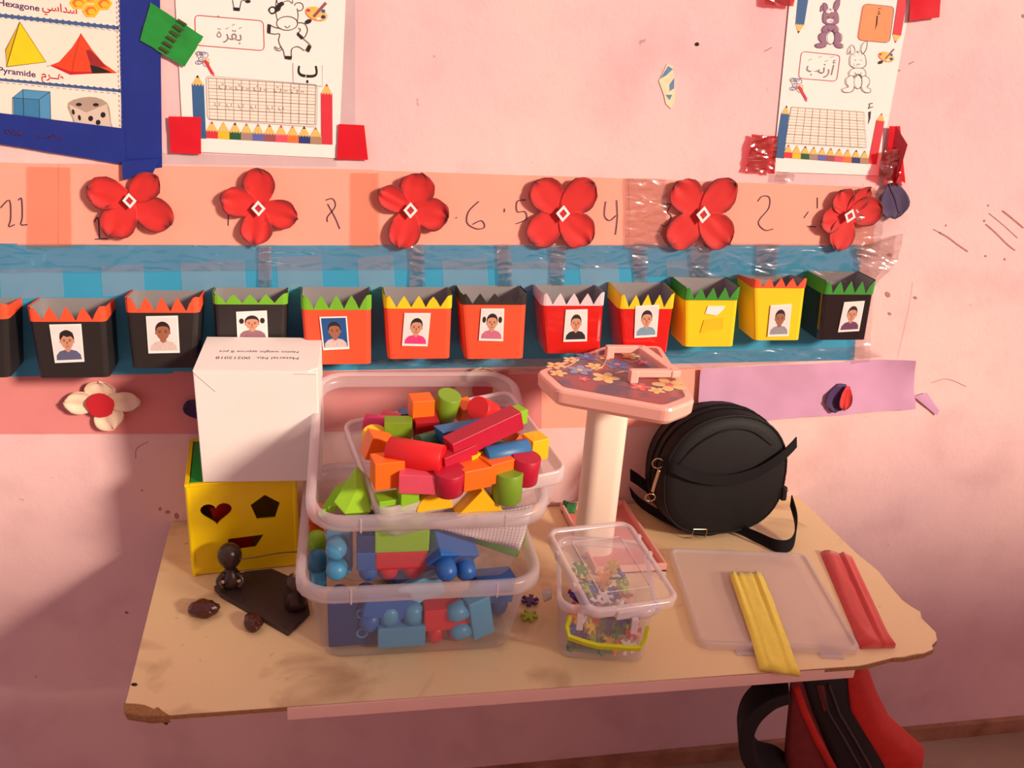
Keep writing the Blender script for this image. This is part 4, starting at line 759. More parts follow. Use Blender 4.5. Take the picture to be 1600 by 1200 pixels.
brick('lime', (-0.027, -0.232, 0.056), (0, 0, 90), 1, 1, .032, .020, 'lime brick at the left side of lower bin below the orange one')
brick('teal', (-0.026, -0.262, 0.050), (0, 0, 90), 1, 1, .028, .022, 'teal blue brick at left front side of lower bin')
brick('navy', (0.100, -0.180, 0.012), (0, 0, 30), 3, 2, .03, .030, 'large dark blue brick at the bottom centre of the lower bin')
brick('navy', (0.120, -0.110, 0.012), (0, 0, -20), 3, 2, .03, .030, 'large dark blue brick at the back of the lower bin')
# middle bin, floor tilted like the bin
def ub(x, y, z): return UB.matrix_basis @ Vector((x, y, z))
bpy.context.view_layer.update()
def ubr(col, p, rot, nx, ny, h, u, label): return brick(col, ub(p[0], p[1]-.008, p[2]-(.002 if p[2] > .05 else 0)), (rot[0]+9.5, rot[1], rot[2]-1.5), nx, ny, h, u, label)
ubr('lblue', (-.106, -.088, .034), (90, 90, 0), 2, 1, .020, .030, 'light blue brick with studs facing out at left of the middle bin')
ubr('blue', (-.072, -.112, .056), (180, 0, 0), 1, 1, .029, .030, 'blue single brick studs down in the middle bin')
ubr('navy', (-.072, -.112, .057), (0, 0, 0), 1, 1, .026, .030, 'dark navy brick stacked on the blue single brick')
ubr('red', (-.032, -.112, .056), (180, 0, 0), 2, 1, .028, .032, 'red brick studs down in the middle bin under a lime one')
ubr('lime', (-.032, -.112, .057), (0, 0, 0), 2, 1, .034, .033, 'lime brick stacked on the red brick in the middle bin')
ubr('blue', (.024, -.092, .056), (118, 20, 30), 2, 1, .040, .032, 'blue brick tipped with two studs pointing out in middle bin')
ubr('green', (.085, -.070, .018), (0, 8, -25), 3, 1, .024, .030, 'green brick beneath the squared paper in the middle bin')
ubr('navy', (.03, -.01, .014), (0, 0, 10), 4, 2, .026, .030, 'large navy brick on the floor of the middle bin')
# lime corner pieces at the left
def slab(name, label, pts, vec, m, cat, group=None, parent=None):
    o = mk(name, *prism(pts, vec), m, ctr=True); fixn(o); bev(o, .0012); return tag(o, label, cat, group)
lg = empty('lime_brick', T(545, 800, .19), 'large lime green hollow piece tipped on its side at left of middle bin', 'toy brick')
LIM = mat('brick_bright_lime', (158, 222, 40), .4, .04, 30)
A_, B_, C_, D_, E_, F_ = T(557, 727, .252), T(521, 784, .218), T(557, 765, .232), T(538, 803, .210), T(580, 800, .212), T(580, 748, .226)
G_ = Vector((A_.x-.004, A_.y+.01, .165))
o = mk('body', [A_, B_, C_, D_, E_, F_, G_], [[0, 1, 3, 2], [2, 3, 4], [0, 2, 4, 5], [0, 5, 6], [0, 6, 1], [1, 6, 3], [3, 6, 4], [4, 6, 5]], LIM, lg); fixn(o); bev(o, .0012, 2, 20)
for k in range(3):
    d_ = Vector((-.006-.006*k, .004+.004*k, -.010-.006*k)); o = mk('step', *prism([A_.lerp(B_, .25)+d_, B_+d_, B_.lerp(A_, .05)+d_+Vector((.012, .0, .0)), A_.lerp(B_, .3)+d_+Vector((.012, 0, 0))], (0, .002, -.006)), LIM, lg); fixn(o)
# squared paper
def gridpaper():
    m = bpy.data.materials.new('squared_paper'); nt, N, L, b = nodes(m); b.inputs['Roughness'].default_value = .8
    uv = N.new('ShaderNodeUVMap'); br_ = N.new('ShaderNodeTexBrick'); br_.offset = 0; br_.inputs['Scale'].default_value = 1; br_.inputs['Brick Width'].default_value = 1/26; br_.inputs['Row Height'].default_value = 1/15; br_.inputs['Mortar Size'].default_value = .0022
    br_.inputs['Color1'].default_value = lin((240, 226, 226))+(1,); br_.inputs['Color2'].default_value = lin((236, 222, 224))+(1,); br_.inputs['Mortar'].default_value = lin((120, 112, 140))+(1,)
    L.new(uv.outputs[0], br_.inputs['Vector']); L.new(br_.outputs['Color'], b.inputs['Base Color']); return m
def psheet(name, c4, nx, ny, amp, m, label, cat, jag=0):
    tl, tr, br, bl = [Vector(c) for c in c4]; nrm = (tr-tl).cross(bl-tl).normalized(); vs = []; fs = []; uvs = []
    for j in range(ny+1):
        for i in range(nx+1):
            u, v = i/nx, j/ny; p = (tl*(1-u)+tr*u)*(1-v)+(bl*(1-u)+br*u)*v
            if j == ny and jag: p = p + (tl-bl).normalized()*jag*random.random()
            vs.append(p+nrm*amp*noise.noise(Vector((u*3, v*3, 4)))); uvs.append((u, 1-v))
    for j in range(ny):
        for i in range(nx): a = j*(nx+1)+i; fs.append([a, a+nx+1, a+nx+2, a+1])
    o = mk(name, vs, fs, m, ctr=True, smooth=True); ul = o.data.uv_layers.new(name='UVMap')
    for lp in o.data.loops: ul.data[lp.index].uv = uvs[lp.vertex_index]
    md = o.modifiers.new('thick', 'SOLIDIFY'); md.thickness = .0003; return tag(o, label, cat)
GP = gridpaper()
random.seed(4); psheet('squared_paper', [ub(.002, -.138, .104), ub(.126, -.134, .124), ub(.118, -.128, .042), ub(.006, -.134, .090)], 14, 6, .004, GP, 'torn sheet of squared paper inside the middle bin', 'paper', .006)

# ------------------------------------------------------------------ painted wooden blocks heaped in the tray
WK = {n: mat('wood_'+n, c, .42, .05, 40, .05, 300) for n, c in dict(orange=(246, 112, 24), red=(222, 30, 34), crimson=(184, 20, 54), green=(120, 160, 40), dgreen=(40, 104, 76), blue=(44, 112, 168), yellow=(250, 196, 24), pink=(228, 86, 110), lime=(140, 200, 40), magenta=(206, 40, 100), dred=(170, 22, 36)).items()}
def wob_(kind, col, px, z, rot, dims, label):
    c = T(px[0], px[1], z); e = tuple(math.radians(a) for a in rot)
    if kind == 'box': vs, fs = boxv(-dims[0]/2, dims[0]/2, -dims[1]/2, dims[1]/2, -dims[2]/2, dims[2]/2)
    elif kind == 'cyl': vs, fs = lathe([(dims[0]-.001, -dims[1]/2), (dims[0], -dims[1]/2+.001), (dims[0], dims[1]/2-.001), (dims[0]-.001, dims[1]/2)], 24)
    elif kind == 'half': vs, fs = prism([(dims[0]*math.cos(a), 0, dims[0]*math.sin(a)-dims[0]*.4) for a in [math.pi*i/14 for i in range(15)]], (0, dims[1], 0))
    elif kind == 'tri': vs, fs = prism([(-dims[0]/2, -dims[1]/2, -dims[2]/2), (dims[0]/2, -dims[1]/2, -dims[2]/2), (0, -dims[1]/2, dims[2]/2)], (0, dims[1], 0))
    elif kind == 'rtri': vs, fs = prism([(-dims[0]/2, -dims[1]/2, -dims[2]/2), (dims[0]/2, -dims[1]/2, -dims[2]/2), (-dims[0]/2, -dims[1]/2, dims[2]/2)], (0, dims[1], 0))
    name = {'box': 'wooden_block', 'cyl': 'wooden_cylinder', 'half': 'wooden_half_disc', 'tri': 'wooden_prism', 'rtri': 'wooden_prism'}[kind]
    o = mk(name, vs, fs, WK[col]); o.location = c; o.rotation_euler = e; fixn(o)
    if kind == 'cyl':
        for p in o.data.polygons: p.use_smooth = len(p.vertices) == 4
    bev(o, .0007, 2, 50); return tag(o, label, 'wooden block', 'painted wooden blocks heaped in the tray')
wob_('box', 'orange', (658, 636), .300, (0, 0, 8), (.028, .028, .028), 'orange wooden cube at the top back of the heap')
wob_('box', 'dred', (664, 668), .276, (10, 0, 6), (.030, .026, .034), 'dark red block beneath the topmost orange cube')
wob_('cyl', 'green', (697, 636), .296, (14, 10, 0), (.0155, .040), 'olive green cylinder standing at the top of the heap')
wob_('box', 'orange', (724, 640), .285, (20, 0, 30), (.022, .022, .022), 'small orange block behind olive cylinder and blue prism')
wob_('cyl', 'red', (757, 642), .292, (60, 0, -38), (.0155, .042), 'red cylinder lying at the top right of the heap')
wob_('rtri', 'blue', (722, 664), .300, (0, -16, 24), (.064, .022, .022), 'blue wedge leaning between olive and red cylinders')
wob_('box', 'crimson', (756, 676), .303, (0, -14, 22), (.096, .024, .024), 'long crimson bar lying across the top of the heap')
wob_('box', 'crimson', (712, 712), .283, (0, -8, 28), (.046, .024, .022), 'shorter crimson bar under the end of the long bar')
wob_('cyl', 'dgreen', (676, 690), .278, (90, 0, -62), (.013, .040), 'dark green cylinder lying by the long red cylinder')
wob_('cyl', 'red', (650, 711), .286, (90, 12, 66), (.0170, .066), 'long bright red cylinder lying across the front left of heap')
wob_('box', 'orange', (590, 697), .272, (0, 20, 12), (.030, .028, .030), 'orange block leaning at the left, behind the front orange cube')
wob_('box', 'orange', (605, 735), .268, (0, 0, 10), (.0345, .028, .034), 'orange cube at the front left of the heap')
wob_('cyl', 'yellow', (585, 686), .268, (20, 0, 0), (.015, .024), 'yellow cylinder tucked at the left edge of the tray')
wob_('box', 'green', (622, 671), .279, (0, 0, -4), (.034, .022, .028), 'olive green block at the left back of heap')
wob_('cyl', 'magenta', (588, 665), .268, (90, 0, 75), (.014, .030), 'magenta cylinder in the back left corner of the tray')
wob_('cyl', 'pink', (612, 656), .270, (90, 0, 60), (.011, .026), 'pink cylinder in the back left behind the olive block')
wob_('box', 'blue', (636, 655), .268, (0, 0, 10), (.020, .018, .024), 'small blue block between olive block and dark red block')
wob_('box', 'pink', (654, 750), .262, (0, 0, -8), (.044, .024, .024), 'pink block at the front under the long red cylinder')
wob_('cyl', 'crimson', (701, 750), .264, (8, 0, 0), (.0185, .030), 'crimson cylinder standing at the front centre of the heap')
wob_('box', 'orange', (739, 741), .266, (0, 0, 18), (.036, .028, .026), 'orange block front centre, left of its orange twin')
wob_('box', 'orange', (776, 730), .268, (0, 0, 24), (.034, .028, .026), 'orange block front right, beside standing olive cylinder')
wob_('cyl', 'crimson', (820, 732), .264, (4, 4, 0), (.0175, .034), 'crimson cylinder standing at the right end of the tray')
wob_('cyl', 'green', (793, 757), .248, (4, 0, 0), (.0180, .040), 'olive green cylinder standing at the front right of tray')
wob_('half', 'blue', (790, 708), .280, (0, -8, 24), (.018, .026), 'spare')
o = COL.objects[-1] if False else [x for x in COL.objects if x.get('label') == 'spare'][0]
bpy.data.objects.remove(o)
wob_('cyl', 'blue', (791, 707), .279, (90, 10, -72), (.0125, .058), 'blue round bar lying at the right of the heap')
wob_('box', 'yellow', (836, 697), .270, (0, 0, 20), (.024, .026, .028), 'yellow cube at the right edge of the heap')
wob_('tri', 'orange', (803, 687), .282, (0, 0, 18), (.042, .026, .024), 'orange triangular prism above the blue round bar')
wob_('tri', 'yellow', (748, 777), .232, (6, 0, 8), (.058, .022, .034), 'large yellow triangle against the front wall of the tray')
wob_('half', 'yellow', (680, 787), .228, (0, 0, 10), (.022, .018), 'yellow half disc against the front wall of the tray')
wob_('box', 'lime', (637, 770), .240, (0, 0, 12), (.022, .022, .036), 'lime upright block at the front left of the tray')
wob_('box', 'lime', (612, 784), .226, (0, 0, 12), (.036, .024, .018), 'lime flat block in the front left corner of the tray')
wob_('box', 'yellow', (739, 718), .272, (0, 0, 40), (.026, .020, .024), 'small yellow block under the shorter crimson bar')
wob_('box', 'lime', (805, 650), .280, (0, 0, 30), (.026, .02, .02), 'lime block behind the far end of the long crimson bar')
wob_('cyl', 'dgreen', (766, 702), .272, (90, 0, 60), (.014, .036), 'dark green cylinder under the long crimson bar')
wob_('box', 'crimson', (782, 690), .272, (0, 0, 20), (.044, .024, .022), 'crimson block below the orange prism')
wob_('box', 'orange', (690, 725), .250, (0, 0, 30), (.06, .05, .026), 'orange block deep in the middle of the heap')
wob_('box', 'yellow', (645, 730), .254, (0, 0, 10), (.05, .04, .02), 'yellow flat block under the long red cylinder')

# ------------------------------------------------------------------ small clear box with puzzle pieces
sr_a = math.radians(-12.5)
SX = empty('clip_box', (.347, -.322, 0), 'small clear box with lime handle full of puzzle pieces', 'storage box', rot=(0, 0, sr_a))
bw, bd, bh = .128, .166, .090
rings = [[Vector((x*k, y*k, z)) for x, y in rrect(bw-.010, bd-.010, .018)] for k, z in ((.88, .0006), (.93, .003), (.94, .010), (.97, .05), (1.0, bh-.012))]
mk('shell', *loft(rings, True, False), M['cbox'], SX, smooth=True, local=True)
prof = [(0, bh-.014), (.004, bh-.013), (.005, bh-.004), (.003, bh), (-.001, bh-.002)]
mk('rim', *loft([[Vector((x, y, z)) for x, y in rrect(bw-.010+2*e, bd-.010+2*e, .018+e)] for e, z in prof], False, False), M['crim'], SX, smooth=True, local=True)
hp = ([(-.047, -bd/2-.004, .076), (-.050, -bd/2-.006, .062), (-.046, -bd/2-.010, .050), (-.030, -bd/2-.013, .047), (-.010, -bd/2-.014, .043), (.012, -bd/2-.014, .043), (.030, -bd/2-.013, .042), (.043, -bd/2-.011, .042), (.048, -bd/2-.008, .052), (.050, -bd/2-.005, .070)])
mk('handle', *ribbon(hp, .0080, (0, -.35, 1), .0050), M['handle'], SX, local=True); bev([x for x in SX.children if x.name.startswith('handle')][0], .001)
for x in (-.034, .034): bev(mk('hinge_tab', *boxv(x-.004, x+.004, -bd/2-.006, -bd/2+.001, .058, .080), M['crim'], SX, local=True), .0008)
LE = empty('lid', (.352, -.328, .1055), rot=(math.radians(9), math.radians(2), math.radians(9)))
def lid_(root, lw, ld, r, m, rm, h=.012, inset=.012):
    rr = lambda e, z, rad: [Vector((x, y, z)) for x, y in rrect(lw+2*e, ld+2*e, max(.003, rad+e))]
    vs, fs = loft([rr(0, -h, r), rr(.001, -h*.2, r), rr(-.002, 0, r), rr(-.006, .0004, r), rr(-.008, -.0025, r)], False, False); mk('rim', vs, fs, rm, root, smooth=True, local=True)
    mk('panel', *loft([rr(-.008, -.0025, r), rr(-inset-.004, -.0026, r)], False, True), m, root, local=True)
bpy.context.view_layer.update(); _m = SX.matrix_basis.inverted() @ LE.matrix_basis; LE.parent = SX; LE.matrix_basis = _m
lid_(LE, .128, .160, .018, M['cbox'], M['crim'])
ln = [Vector((x, y, -.0015)) for x, y in rrect(.072, .098, .003)]
mk('embossed_line', *tube(ln, .0007, 5, True), M['crim'], LE, local=True)
for x, y in ((-.0635, -.03), (-.0635, .03), (.0635, -.03), (.0635, .01), (.0635, .045), (-.03, -.0765), (.03, -.0765)): mk('rim_rib', *boxv(x-.0025, x+.0025, y-.0025, y+.0025, -.011, .0005), M['crim'], LE, local=True)
bev(mk('latch', *boxv(-.026, .034, -.084, -.076, -.016, -.003), M['crim'], LE, local=True), .001)
def star(n, ro, ri):
    out = []
    for i in range(n):
        a = 2*math.pi*i/n
        for da, r in ((-.30, ri), (-.20, ro*.82), (-.26, ro), (.26, ro), (.20, ro*.82), (.30, ri)): out.append((r*math.cos(a+da), r*math.sin(a+da)))
    return out
PZ = {n: mat('puzzle_'+n, c, .45, .03, 40) for n, c in dict(orange=(244, 160, 40), white=(240, 236, 232), red=(206, 50, 50), green=(60, 140, 70), lime=(170, 200, 40), blue=(60, 90, 180), purple=(74, 40, 120), yellow=(250, 214, 40)).items()}
stm = {}
def piece(col, p, rot, label, r=.0125, group='snowflake puzzle pieces in the small box'):
    if col not in stm:
        vs, fs = prism([(x, y, -.0015) for x, y in star(6, r, r*.5)], (0, 0, .003)); me = bpy.data.meshes.new('puzzle_piece'); me.from_pydata(vs, [], fs); me.materials.append(PZ[col]); me.update(); stm[col] = me
    o = bpy.data.objects.new('puzzle_piece', stm[col]); COL.objects.link(o); o.location = p; o.rotation_euler = tuple(math.radians(a) for a in rot); return tag(o, label, 'puzzle piece', group)
bpy.context.view_layer.update(); MX = SX.matrix_basis
random.seed(21); cols = list(PZ)
front = [(-.047, .060, 'orange'), (-.030, .058, 'white'), (-.046, .034, 'blue'), (-.034, .024, 'purple'), (-.012, .062, 'red'), (.040, .016, 'white'), (.024, .014, 'orange'), (.012, .022, 'yellow'), (-.014, .024, 'lime'), (.020, .040, 'green'), (-.020, .044, 'yellow'), (.030, .060, 'blue'), (.008, .046, 'purple'), (.046, .040, 'red'), (.048, .058, 'purple'), (-.048, .014, 'green'), (.000, .012, 'green')]
for x, z, c in front:
    piece(c, MX @ Vector((x*.80, -bd/2+.020, z+.004)), (80+random.uniform(-15, 10), random.uniform(-20, 20), random.uniform(0, 60)), '%s snowflake piece showing %s %s in front of the small box' % (c, 'low' if z < .03 else 'high', 'at the left' if x < -.02 else 'at the right' if x > .02 else 'in the middle'))
for i in range(64):
    c = cols[i % 8]; piece(c, MX @ Vector((random.uniform(-.036, .036), random.uniform(-.048, .052), .010+.050*(i/64)+random.uniform(0, .006))), (random.uniform(-40, 40), random.uniform(-40, 40), random.uniform(0, 60)), '%s snowflake puzzle piece heaped inside the small clear box' % c)
gpp = psheet('green_paper', [MX @ Vector((-.018, -.050, .066)), MX @ Vector((.030, -.046, .070)), MX @ Vector((.034, -.052, .030)), MX @ Vector((.004, -.056, .026))], 6, 5, .006, mat('green_paper', (130, 190, 60), .7), 'crumpled green paper among the puzzle pieces in the small box', 'paper')
gp2 = psheet('green_paper', [MX @ Vector((-.045, -.060, .020)), MX @ Vector((.020, -.062, .022)), MX @ Vector((.018, -.064, .006)), MX @ Vector((-.045, -.063, .005))], 6, 4, .003, mat('green_paper_dark', (70, 140, 70), .7), 'darker green paper at the bottom of the small box', 'paper')
piece('purple', T(828, 938, .004), (0, 0, 10), 'dark purple puzzle piece lying on table beside the bins', group='loose puzzle pieces on the table'); piece('lime', T(827, 962, .004), (0, 0, 40), 'lime puzzle piece lying on table beside the bins', group='loose puzzle pieces on the table')
wt = psheet('white_paper_tab', [T(846, 925, .03), T(862, 920, .03), T(862, 936, .012), T(850, 942, .012)], 3, 3, .002, M['paper'], 'small white paper tab between bins and puzzle box', 'paper scrap')
# green and pink scraps behind the bins
psheet('green_scrap', [T(880, 782, .02), T(902, 786, .02), T(898, 803, .004), T(878, 802, .004)], 5, 4, .012, mat('green_cloth', (60, 130, 76), .8), 'crumpled green scrap behind the bins by the white column', 'cloth scrap')
psheet('pink_scrap', [T(896, 783, .012), T(906, 782, .012), T(908, 796, .003), T(900, 798, .003)], 3, 3, .006, M['pinkpl'], 'small pink scrap at the foot of the white column', 'cloth scrap')

# ------------------------------------------------------------------ pink stand
ST = empty('pedestal_stand', (.39, -.14, 0), 'pink plastic stand with flowered top on an ivory column', 'stand')
zt = .313
outl = [T(*p, zt) for p in ((838, 580), (945, 540), (1032, 540), (1087, 625), (1047, 640), (868, 608))]
def roundpoly(P, r=.012, n=4):
    out = []; k = len(P)
    for i in range(k):
        a, b, c = P[i-1], P[i], P[(i+1) % k]; p0 = b+(a-b).normalized()*r; p2 = b+(c-b).normalized()*r
        for j in range(n+1): t = j/n; out.append(p0*(1-t)**2+b*2*t*(1-t)+p2*t*t)
    return out
ro = roundpoly(outl, .010); ctr_ = sum(ro, Vector())/len(ro)
def shrink(P, d, z): return [Vector((q.x+(ctr_.x-q.x)*d/(q-ctr_).length, q.y+(ctr_.y-q.y)*d/(q-ctr_).length, z)) for q in P]
tp_ = mk('top_plate', *loft([shrink(ro, .006, zt-.024), shrink(ro, .001, zt-.018), shrink(ro, 0, zt-.004), shrink(ro, .0015, zt-.0008), shrink(ro, .003, zt)]), M['pinkpl'], ST); fixn(tp_)
def floral():
    m = bpy.data.materials.new('floral_sticker'); nt, N, L, b = nodes(m); b.inputs['Roughness'].default_value = .35
    b.inputs['Base Color'].default_value = lin((176, 84, 88))+(1,); tc = N.new('ShaderNodeTexCoord'); n = N.new('ShaderNodeTexNoise'); n.inputs['Scale'].default_value = 26; n.inputs['Detail'].default_value = 3; L.new(tc.outputs['Object'], n.inputs['Vector'])
    r = N.new('ShaderNodeValToRGB'); e = r.color_ramp.elements; e[0].position = .42; e[0].color = lin((112, 92, 112))+(1,); e[1].position = .56; e[1].color = lin((172, 92, 92))+(1,); L.new(n.outputs['Fac'], r.inputs[0]); L.new(r.outputs[0], b.inputs['Base Color']); return m
st_ = mk('floral_sticker', *prism(shrink(roundpoly(outl, .008), .014, zt+.0002), (0, 0, .0006)), floral(), ST); fixn(st_)
sz = zt+.0012; fm = {n: mat('sticker_'+n, c, .4) for n, c in dict(cream=(236, 206, 150), blue=(86, 110, 160), pale=(150, 160, 196), rose=(226, 110, 120), yellow=(240, 190, 90))
 .items()}
def sflower(px, r, c1, c2, n=5, a0=0):
    c = T(px[0], px[1], sz); mb = MB()
    for i in range(n):
        a = a0+2*math.pi*i/n; d = Vector((math.cos(a), math.sin(a), 0)); q = Vector((-d.y, d.x, 0)); cc = c+d*r*.58
        mb.add(([cc+d*(r*.45*math.cos(t))+q*(r*.32*math.sin(t)) for t in [2*math.pi*k/10 for k in range(10)]], [list(range(10))]), fm[c1])
    mb.add(([c+Vector((r*.24*math.cos(t), r*.24*math.sin(t), .0002)) for t in [2*math.pi*k/10 for k in range(10)]], [list(range(10))]), fm[c2]); mb.build('printed_flower', ST)
for px, r, c1, c2 in (((868, 571), .014, 'cream', 'rose'), ((872, 583), .013, 'cream', 'yellow'), ((906, 578), .018, 'pale', 'cream'), ((892, 562), .012, 'cream', 'rose'), ((916, 557), .016, 'blue', 'pale'), ((928, 572), .013, 'cream', 'yellow'), ((946, 590), .020, 'cream', 'yellow'), ((964, 569), .020, 'blue', 'rose'), ((985, 556), .014, 'cream', 'yellow'), ((1046, 601), .024, 'cream', 'rose'), ((945, 558), .010, 'cream', 'rose'), ((1026, 610), .012, 'cream', 'yellow'), ((1003, 566), .010, 'rose', 'cream'), ((912, 592), .009, 'rose', 'cream'), ((1000, 604), .014, 'rose', 'yellow')):
    sflower(px, r, c1, c2, 5, px[0])
vine = MB()
for a, b, c in (((880, 575), (895, 568), (905, 560)), ((925, 560), (940, 566), (955, 575)), ((930, 578), (942, 572), (948, 560)), ((960, 584), (975, 580), (990, 585)), ((975, 562), (990, 566), (1000, 560))): vine.add(tube(smooth_pts([T(*a, sz), T(*b, sz), T(*c, sz)], 4), .0006, 4), fm['cream'])
vine.build('printed_vine', ST)
def bar(a, b, wd, h, name):
    a, b = Vector(a), Vector(b); d = (b-a).normalized(); s = Vector((-d.y, d.x, 0)); vs = []
    o = mk(name, *prism([a+s*wd/2, a-s*wd/2, b-s*wd/2, b+s*wd/2], (0, 0, h)), M['pinkpl'], ST); fixn(o); return bev(o, .0018, 3)
zc = zt+.001
c1, c2, c3, c4 = T(948, 550, zc+.008), T(1005, 551, zc+.008), T(1050, 588, zc+.008), T(985, 588, zc+.008)
bar(c1, c2, .011, .010, 'clip_arm'); bar(c2+Vector((-.004, .004, 0)), c3+Vector((.004, -.006, 0)), .014, .010, 'clip_bridge'); bar(c4, c3, .011, .010, 'clip_arm')
for c in (c1, c4): bar(c+Vector((-.002, -.001, -.0085)), c+Vector((.010, -.001, -.0085)), .011, .0186, 'clip_foot')
cw, cd = .058, .046
cring = lambda z, k=1: [Vector((.388+x*k, -.14+y*k, z)) for x, y in rrect(cw, cd, .018, 6)]
mk('column', *loft([cring(.004), cring(.03), cring(.15), cring(zt-.023)]), M['ivory'], ST, smooth=False); bev([x for x in ST.children if x.name.startswith('column')][0], .001)
for p in [x for x in ST.children if x.name.startswith('column')][0].data.polygons: p.use_smooth = len(p.vertices) == 4
bx0 = [Vector((.374, -.205, 0)), Vector((.486, -.205, 0)), Vector((.478, -.012, 0)), Vector((.366, -.012, 0))]
btr = MB(); btr.add(prism(bx0, (0, 0, .004)), M['base_tray'])
for i in range(4):
    a, b = bx0[i], bx0[(i+1) % 4]; s = (b-a).normalized(); q = Vector((-s.y, s.x, 0))
    btr.add(prism([a, b, b+q*.004-s*.004, a+q*.004+s*.004], (0, 0, .014)), M['pinkpl'])
bev(btr.build('base_tray', ST), .0008)

# ------------------------------------------------------------------ black round bag
BG = empty('shoulder_bag', (.603, -.085, .0042), 'round black leatherette shoulder bag standing at the wall', 'bag', rot=(math.radians(-6), 0, math.radians(4)))
def bagring(sx, sz, y, zc=.101, n=44):
    out = []
    for i in range(n):
        a = 2*math.pi*i/n; c, s = math.cos(a), math.sin(a); e = 2.15 if s > 0 else 2.6
        x = sx*abs(c)**(2/e)*(1 if c > 0 else -1); z = sz*abs(s)**(2/e)*(1 if s > 0 else -1); out.append(Vector((x, y, zc+max(z, -zc+.001))))
    return out
yb, yf_ = .038, -.038
rg = [bagring(.088, .082, yb+.003), bagring(.102, .096, yb+.001), bagring(.107, .101, yb-.006), bagring(.109, .103, 0), bagring(.107, .101, yf_+.006), bagring(.102, .096, yf_-.001), bagring(.09, .084, yf_-.004), bagring(.04, .038, yf_-.007), bagring(.012, .012, yf_-.0075)]
mk('body', *loft(rg), M['blackbag'], BG, smooth=True, local=True)
for y in (yf_+.002, yb-.004): mk('piping', *tube(bagring(.1055, .0995, y), .0022, 6, True), M['blackbag'], BG, smooth=True, local=True)
mk('zip', *tube([p for p in bagring(.1095, .1035, .010) if p.z > .06], .0018, 5), M['blackstrap'], BG, local=True); mk('zip', *tube([p for p in bagring(.1095, .1035, -.008) if p.z > .06], .0014, 5), M['blackstrap'], BG, local=True)
mk('pocket_seam', *tube(smooth_pts([(-.092, yf_-.0035, .122), (-.060, yf_-.0062, .158), (-.015, yf_-.0068, .180), (.030, yf_-.0062, .177), (.070, yf_-.0045, .150)], 6), .0013, 5), M['blackbag'], BG, local=True)
hp = smooth_pts([(-.108, yf_+.012, .128), (-.098, yf_-.008, .124), (-.06, yf_-.012, .108), (-.01, yf_-.014, .100), (.04, yf_-.014, .108), (.08, yf_-.012, .128), (.104, yf_-.006, .143), (.116, yf_-.002, .152)], 6)
bev(mk('handle_strap', *ribbon(hp, .017, (0, .25, 1), .003), M['blackstrap'], BG, local=True), .0008)
# long strap along the table
bp_ = BG.matrix_basis; bpy.context.view_layer.update(); inv = BG.matrix_basis.inverted()
def bl(px, z): return inv @ T(px[0], px[1], z)
sp_ = smooth_pts([bl((1236, 782), .055), bl((1244, 815), .030), bl((1238, 848), .011), bl((1215, 853), .011), bl((1180, 838), .011), bl((1140, 822), .012), bl((1105, 828), .010), bl((1070, 822), .011), bl((1030, 804), .013), bl((1000, 785), .020), bl((985, 768), .03)], 7)
ns = len(sp_)
def sside(i):
    t = i/(ns-1); return Vector((0, .0, 1)).lerp(Vector((0, .7, .7)), min(1, max(0, (t-.15)*3)))
bev(mk('long_strap', *ribbon(sp_, .020, sside, .0025), M['blackstrap'], BG, local=True), .0006)
s2 = smooth_pts([inv @ W(985, 742, -.05), inv @ W(1000, 752, -.05), inv @ W(1018, 768, -.055), inv @ W(1030, 790, -.06)], 5); mk('back_strap', *ribbon(s2, .020, (0, .2, 1), .0025), M['blackstrap'], BG, local=True)
def ringm(c, r, name, ax=(0, 1, 0), rt=.0011):
    c = Vector(c); u = Vector(ax).orthogonal().normalized(); v = Vector(ax).normalized().cross(u); mk(name, *tube([c+u*r*math.cos(a)+v*r*math.sin(a) for a in [2*math.pi*i/14 for i in range(14)]], rt, 6, True), M['metal'], BG, smooth=True, local=True)
ringm((-.114, yf_+.012, .125), .009, 'ring', (.3, 1, .2)); mk('clasp', *tube(smooth_pts([(-.113, yf_+.008, .116), (-.117, yf_+.006, .104), (-.121, yf_+.004, .092), (-.124, yf_+.002, .082)], 4), [.0028]*13, 6), M['metal'], BG, smooth=True, local=True); ringm((-.127, yf_+.002, .073), .008, 'ring', (.2, 1, .4)); ringm((.109, yf_+.004, .066), .006, 'ring', (.2, .6, 1))
c = bl((1092, 832), .014); mk('buckle', *tube([c+Vector((x, y, z)) for x, y, z in ((-.012, 0, -.008), (.012, 0, -.010), (.013, -.002, .006), (-.011, -.002, .008))], .0012, 6, True), M['metal'], BG, local=True); bev(mk('tab', *boxv(.103, .112, yf_-.002, yf_+.008, .050, .074), M['blackbag'], BG, local=True), .002)

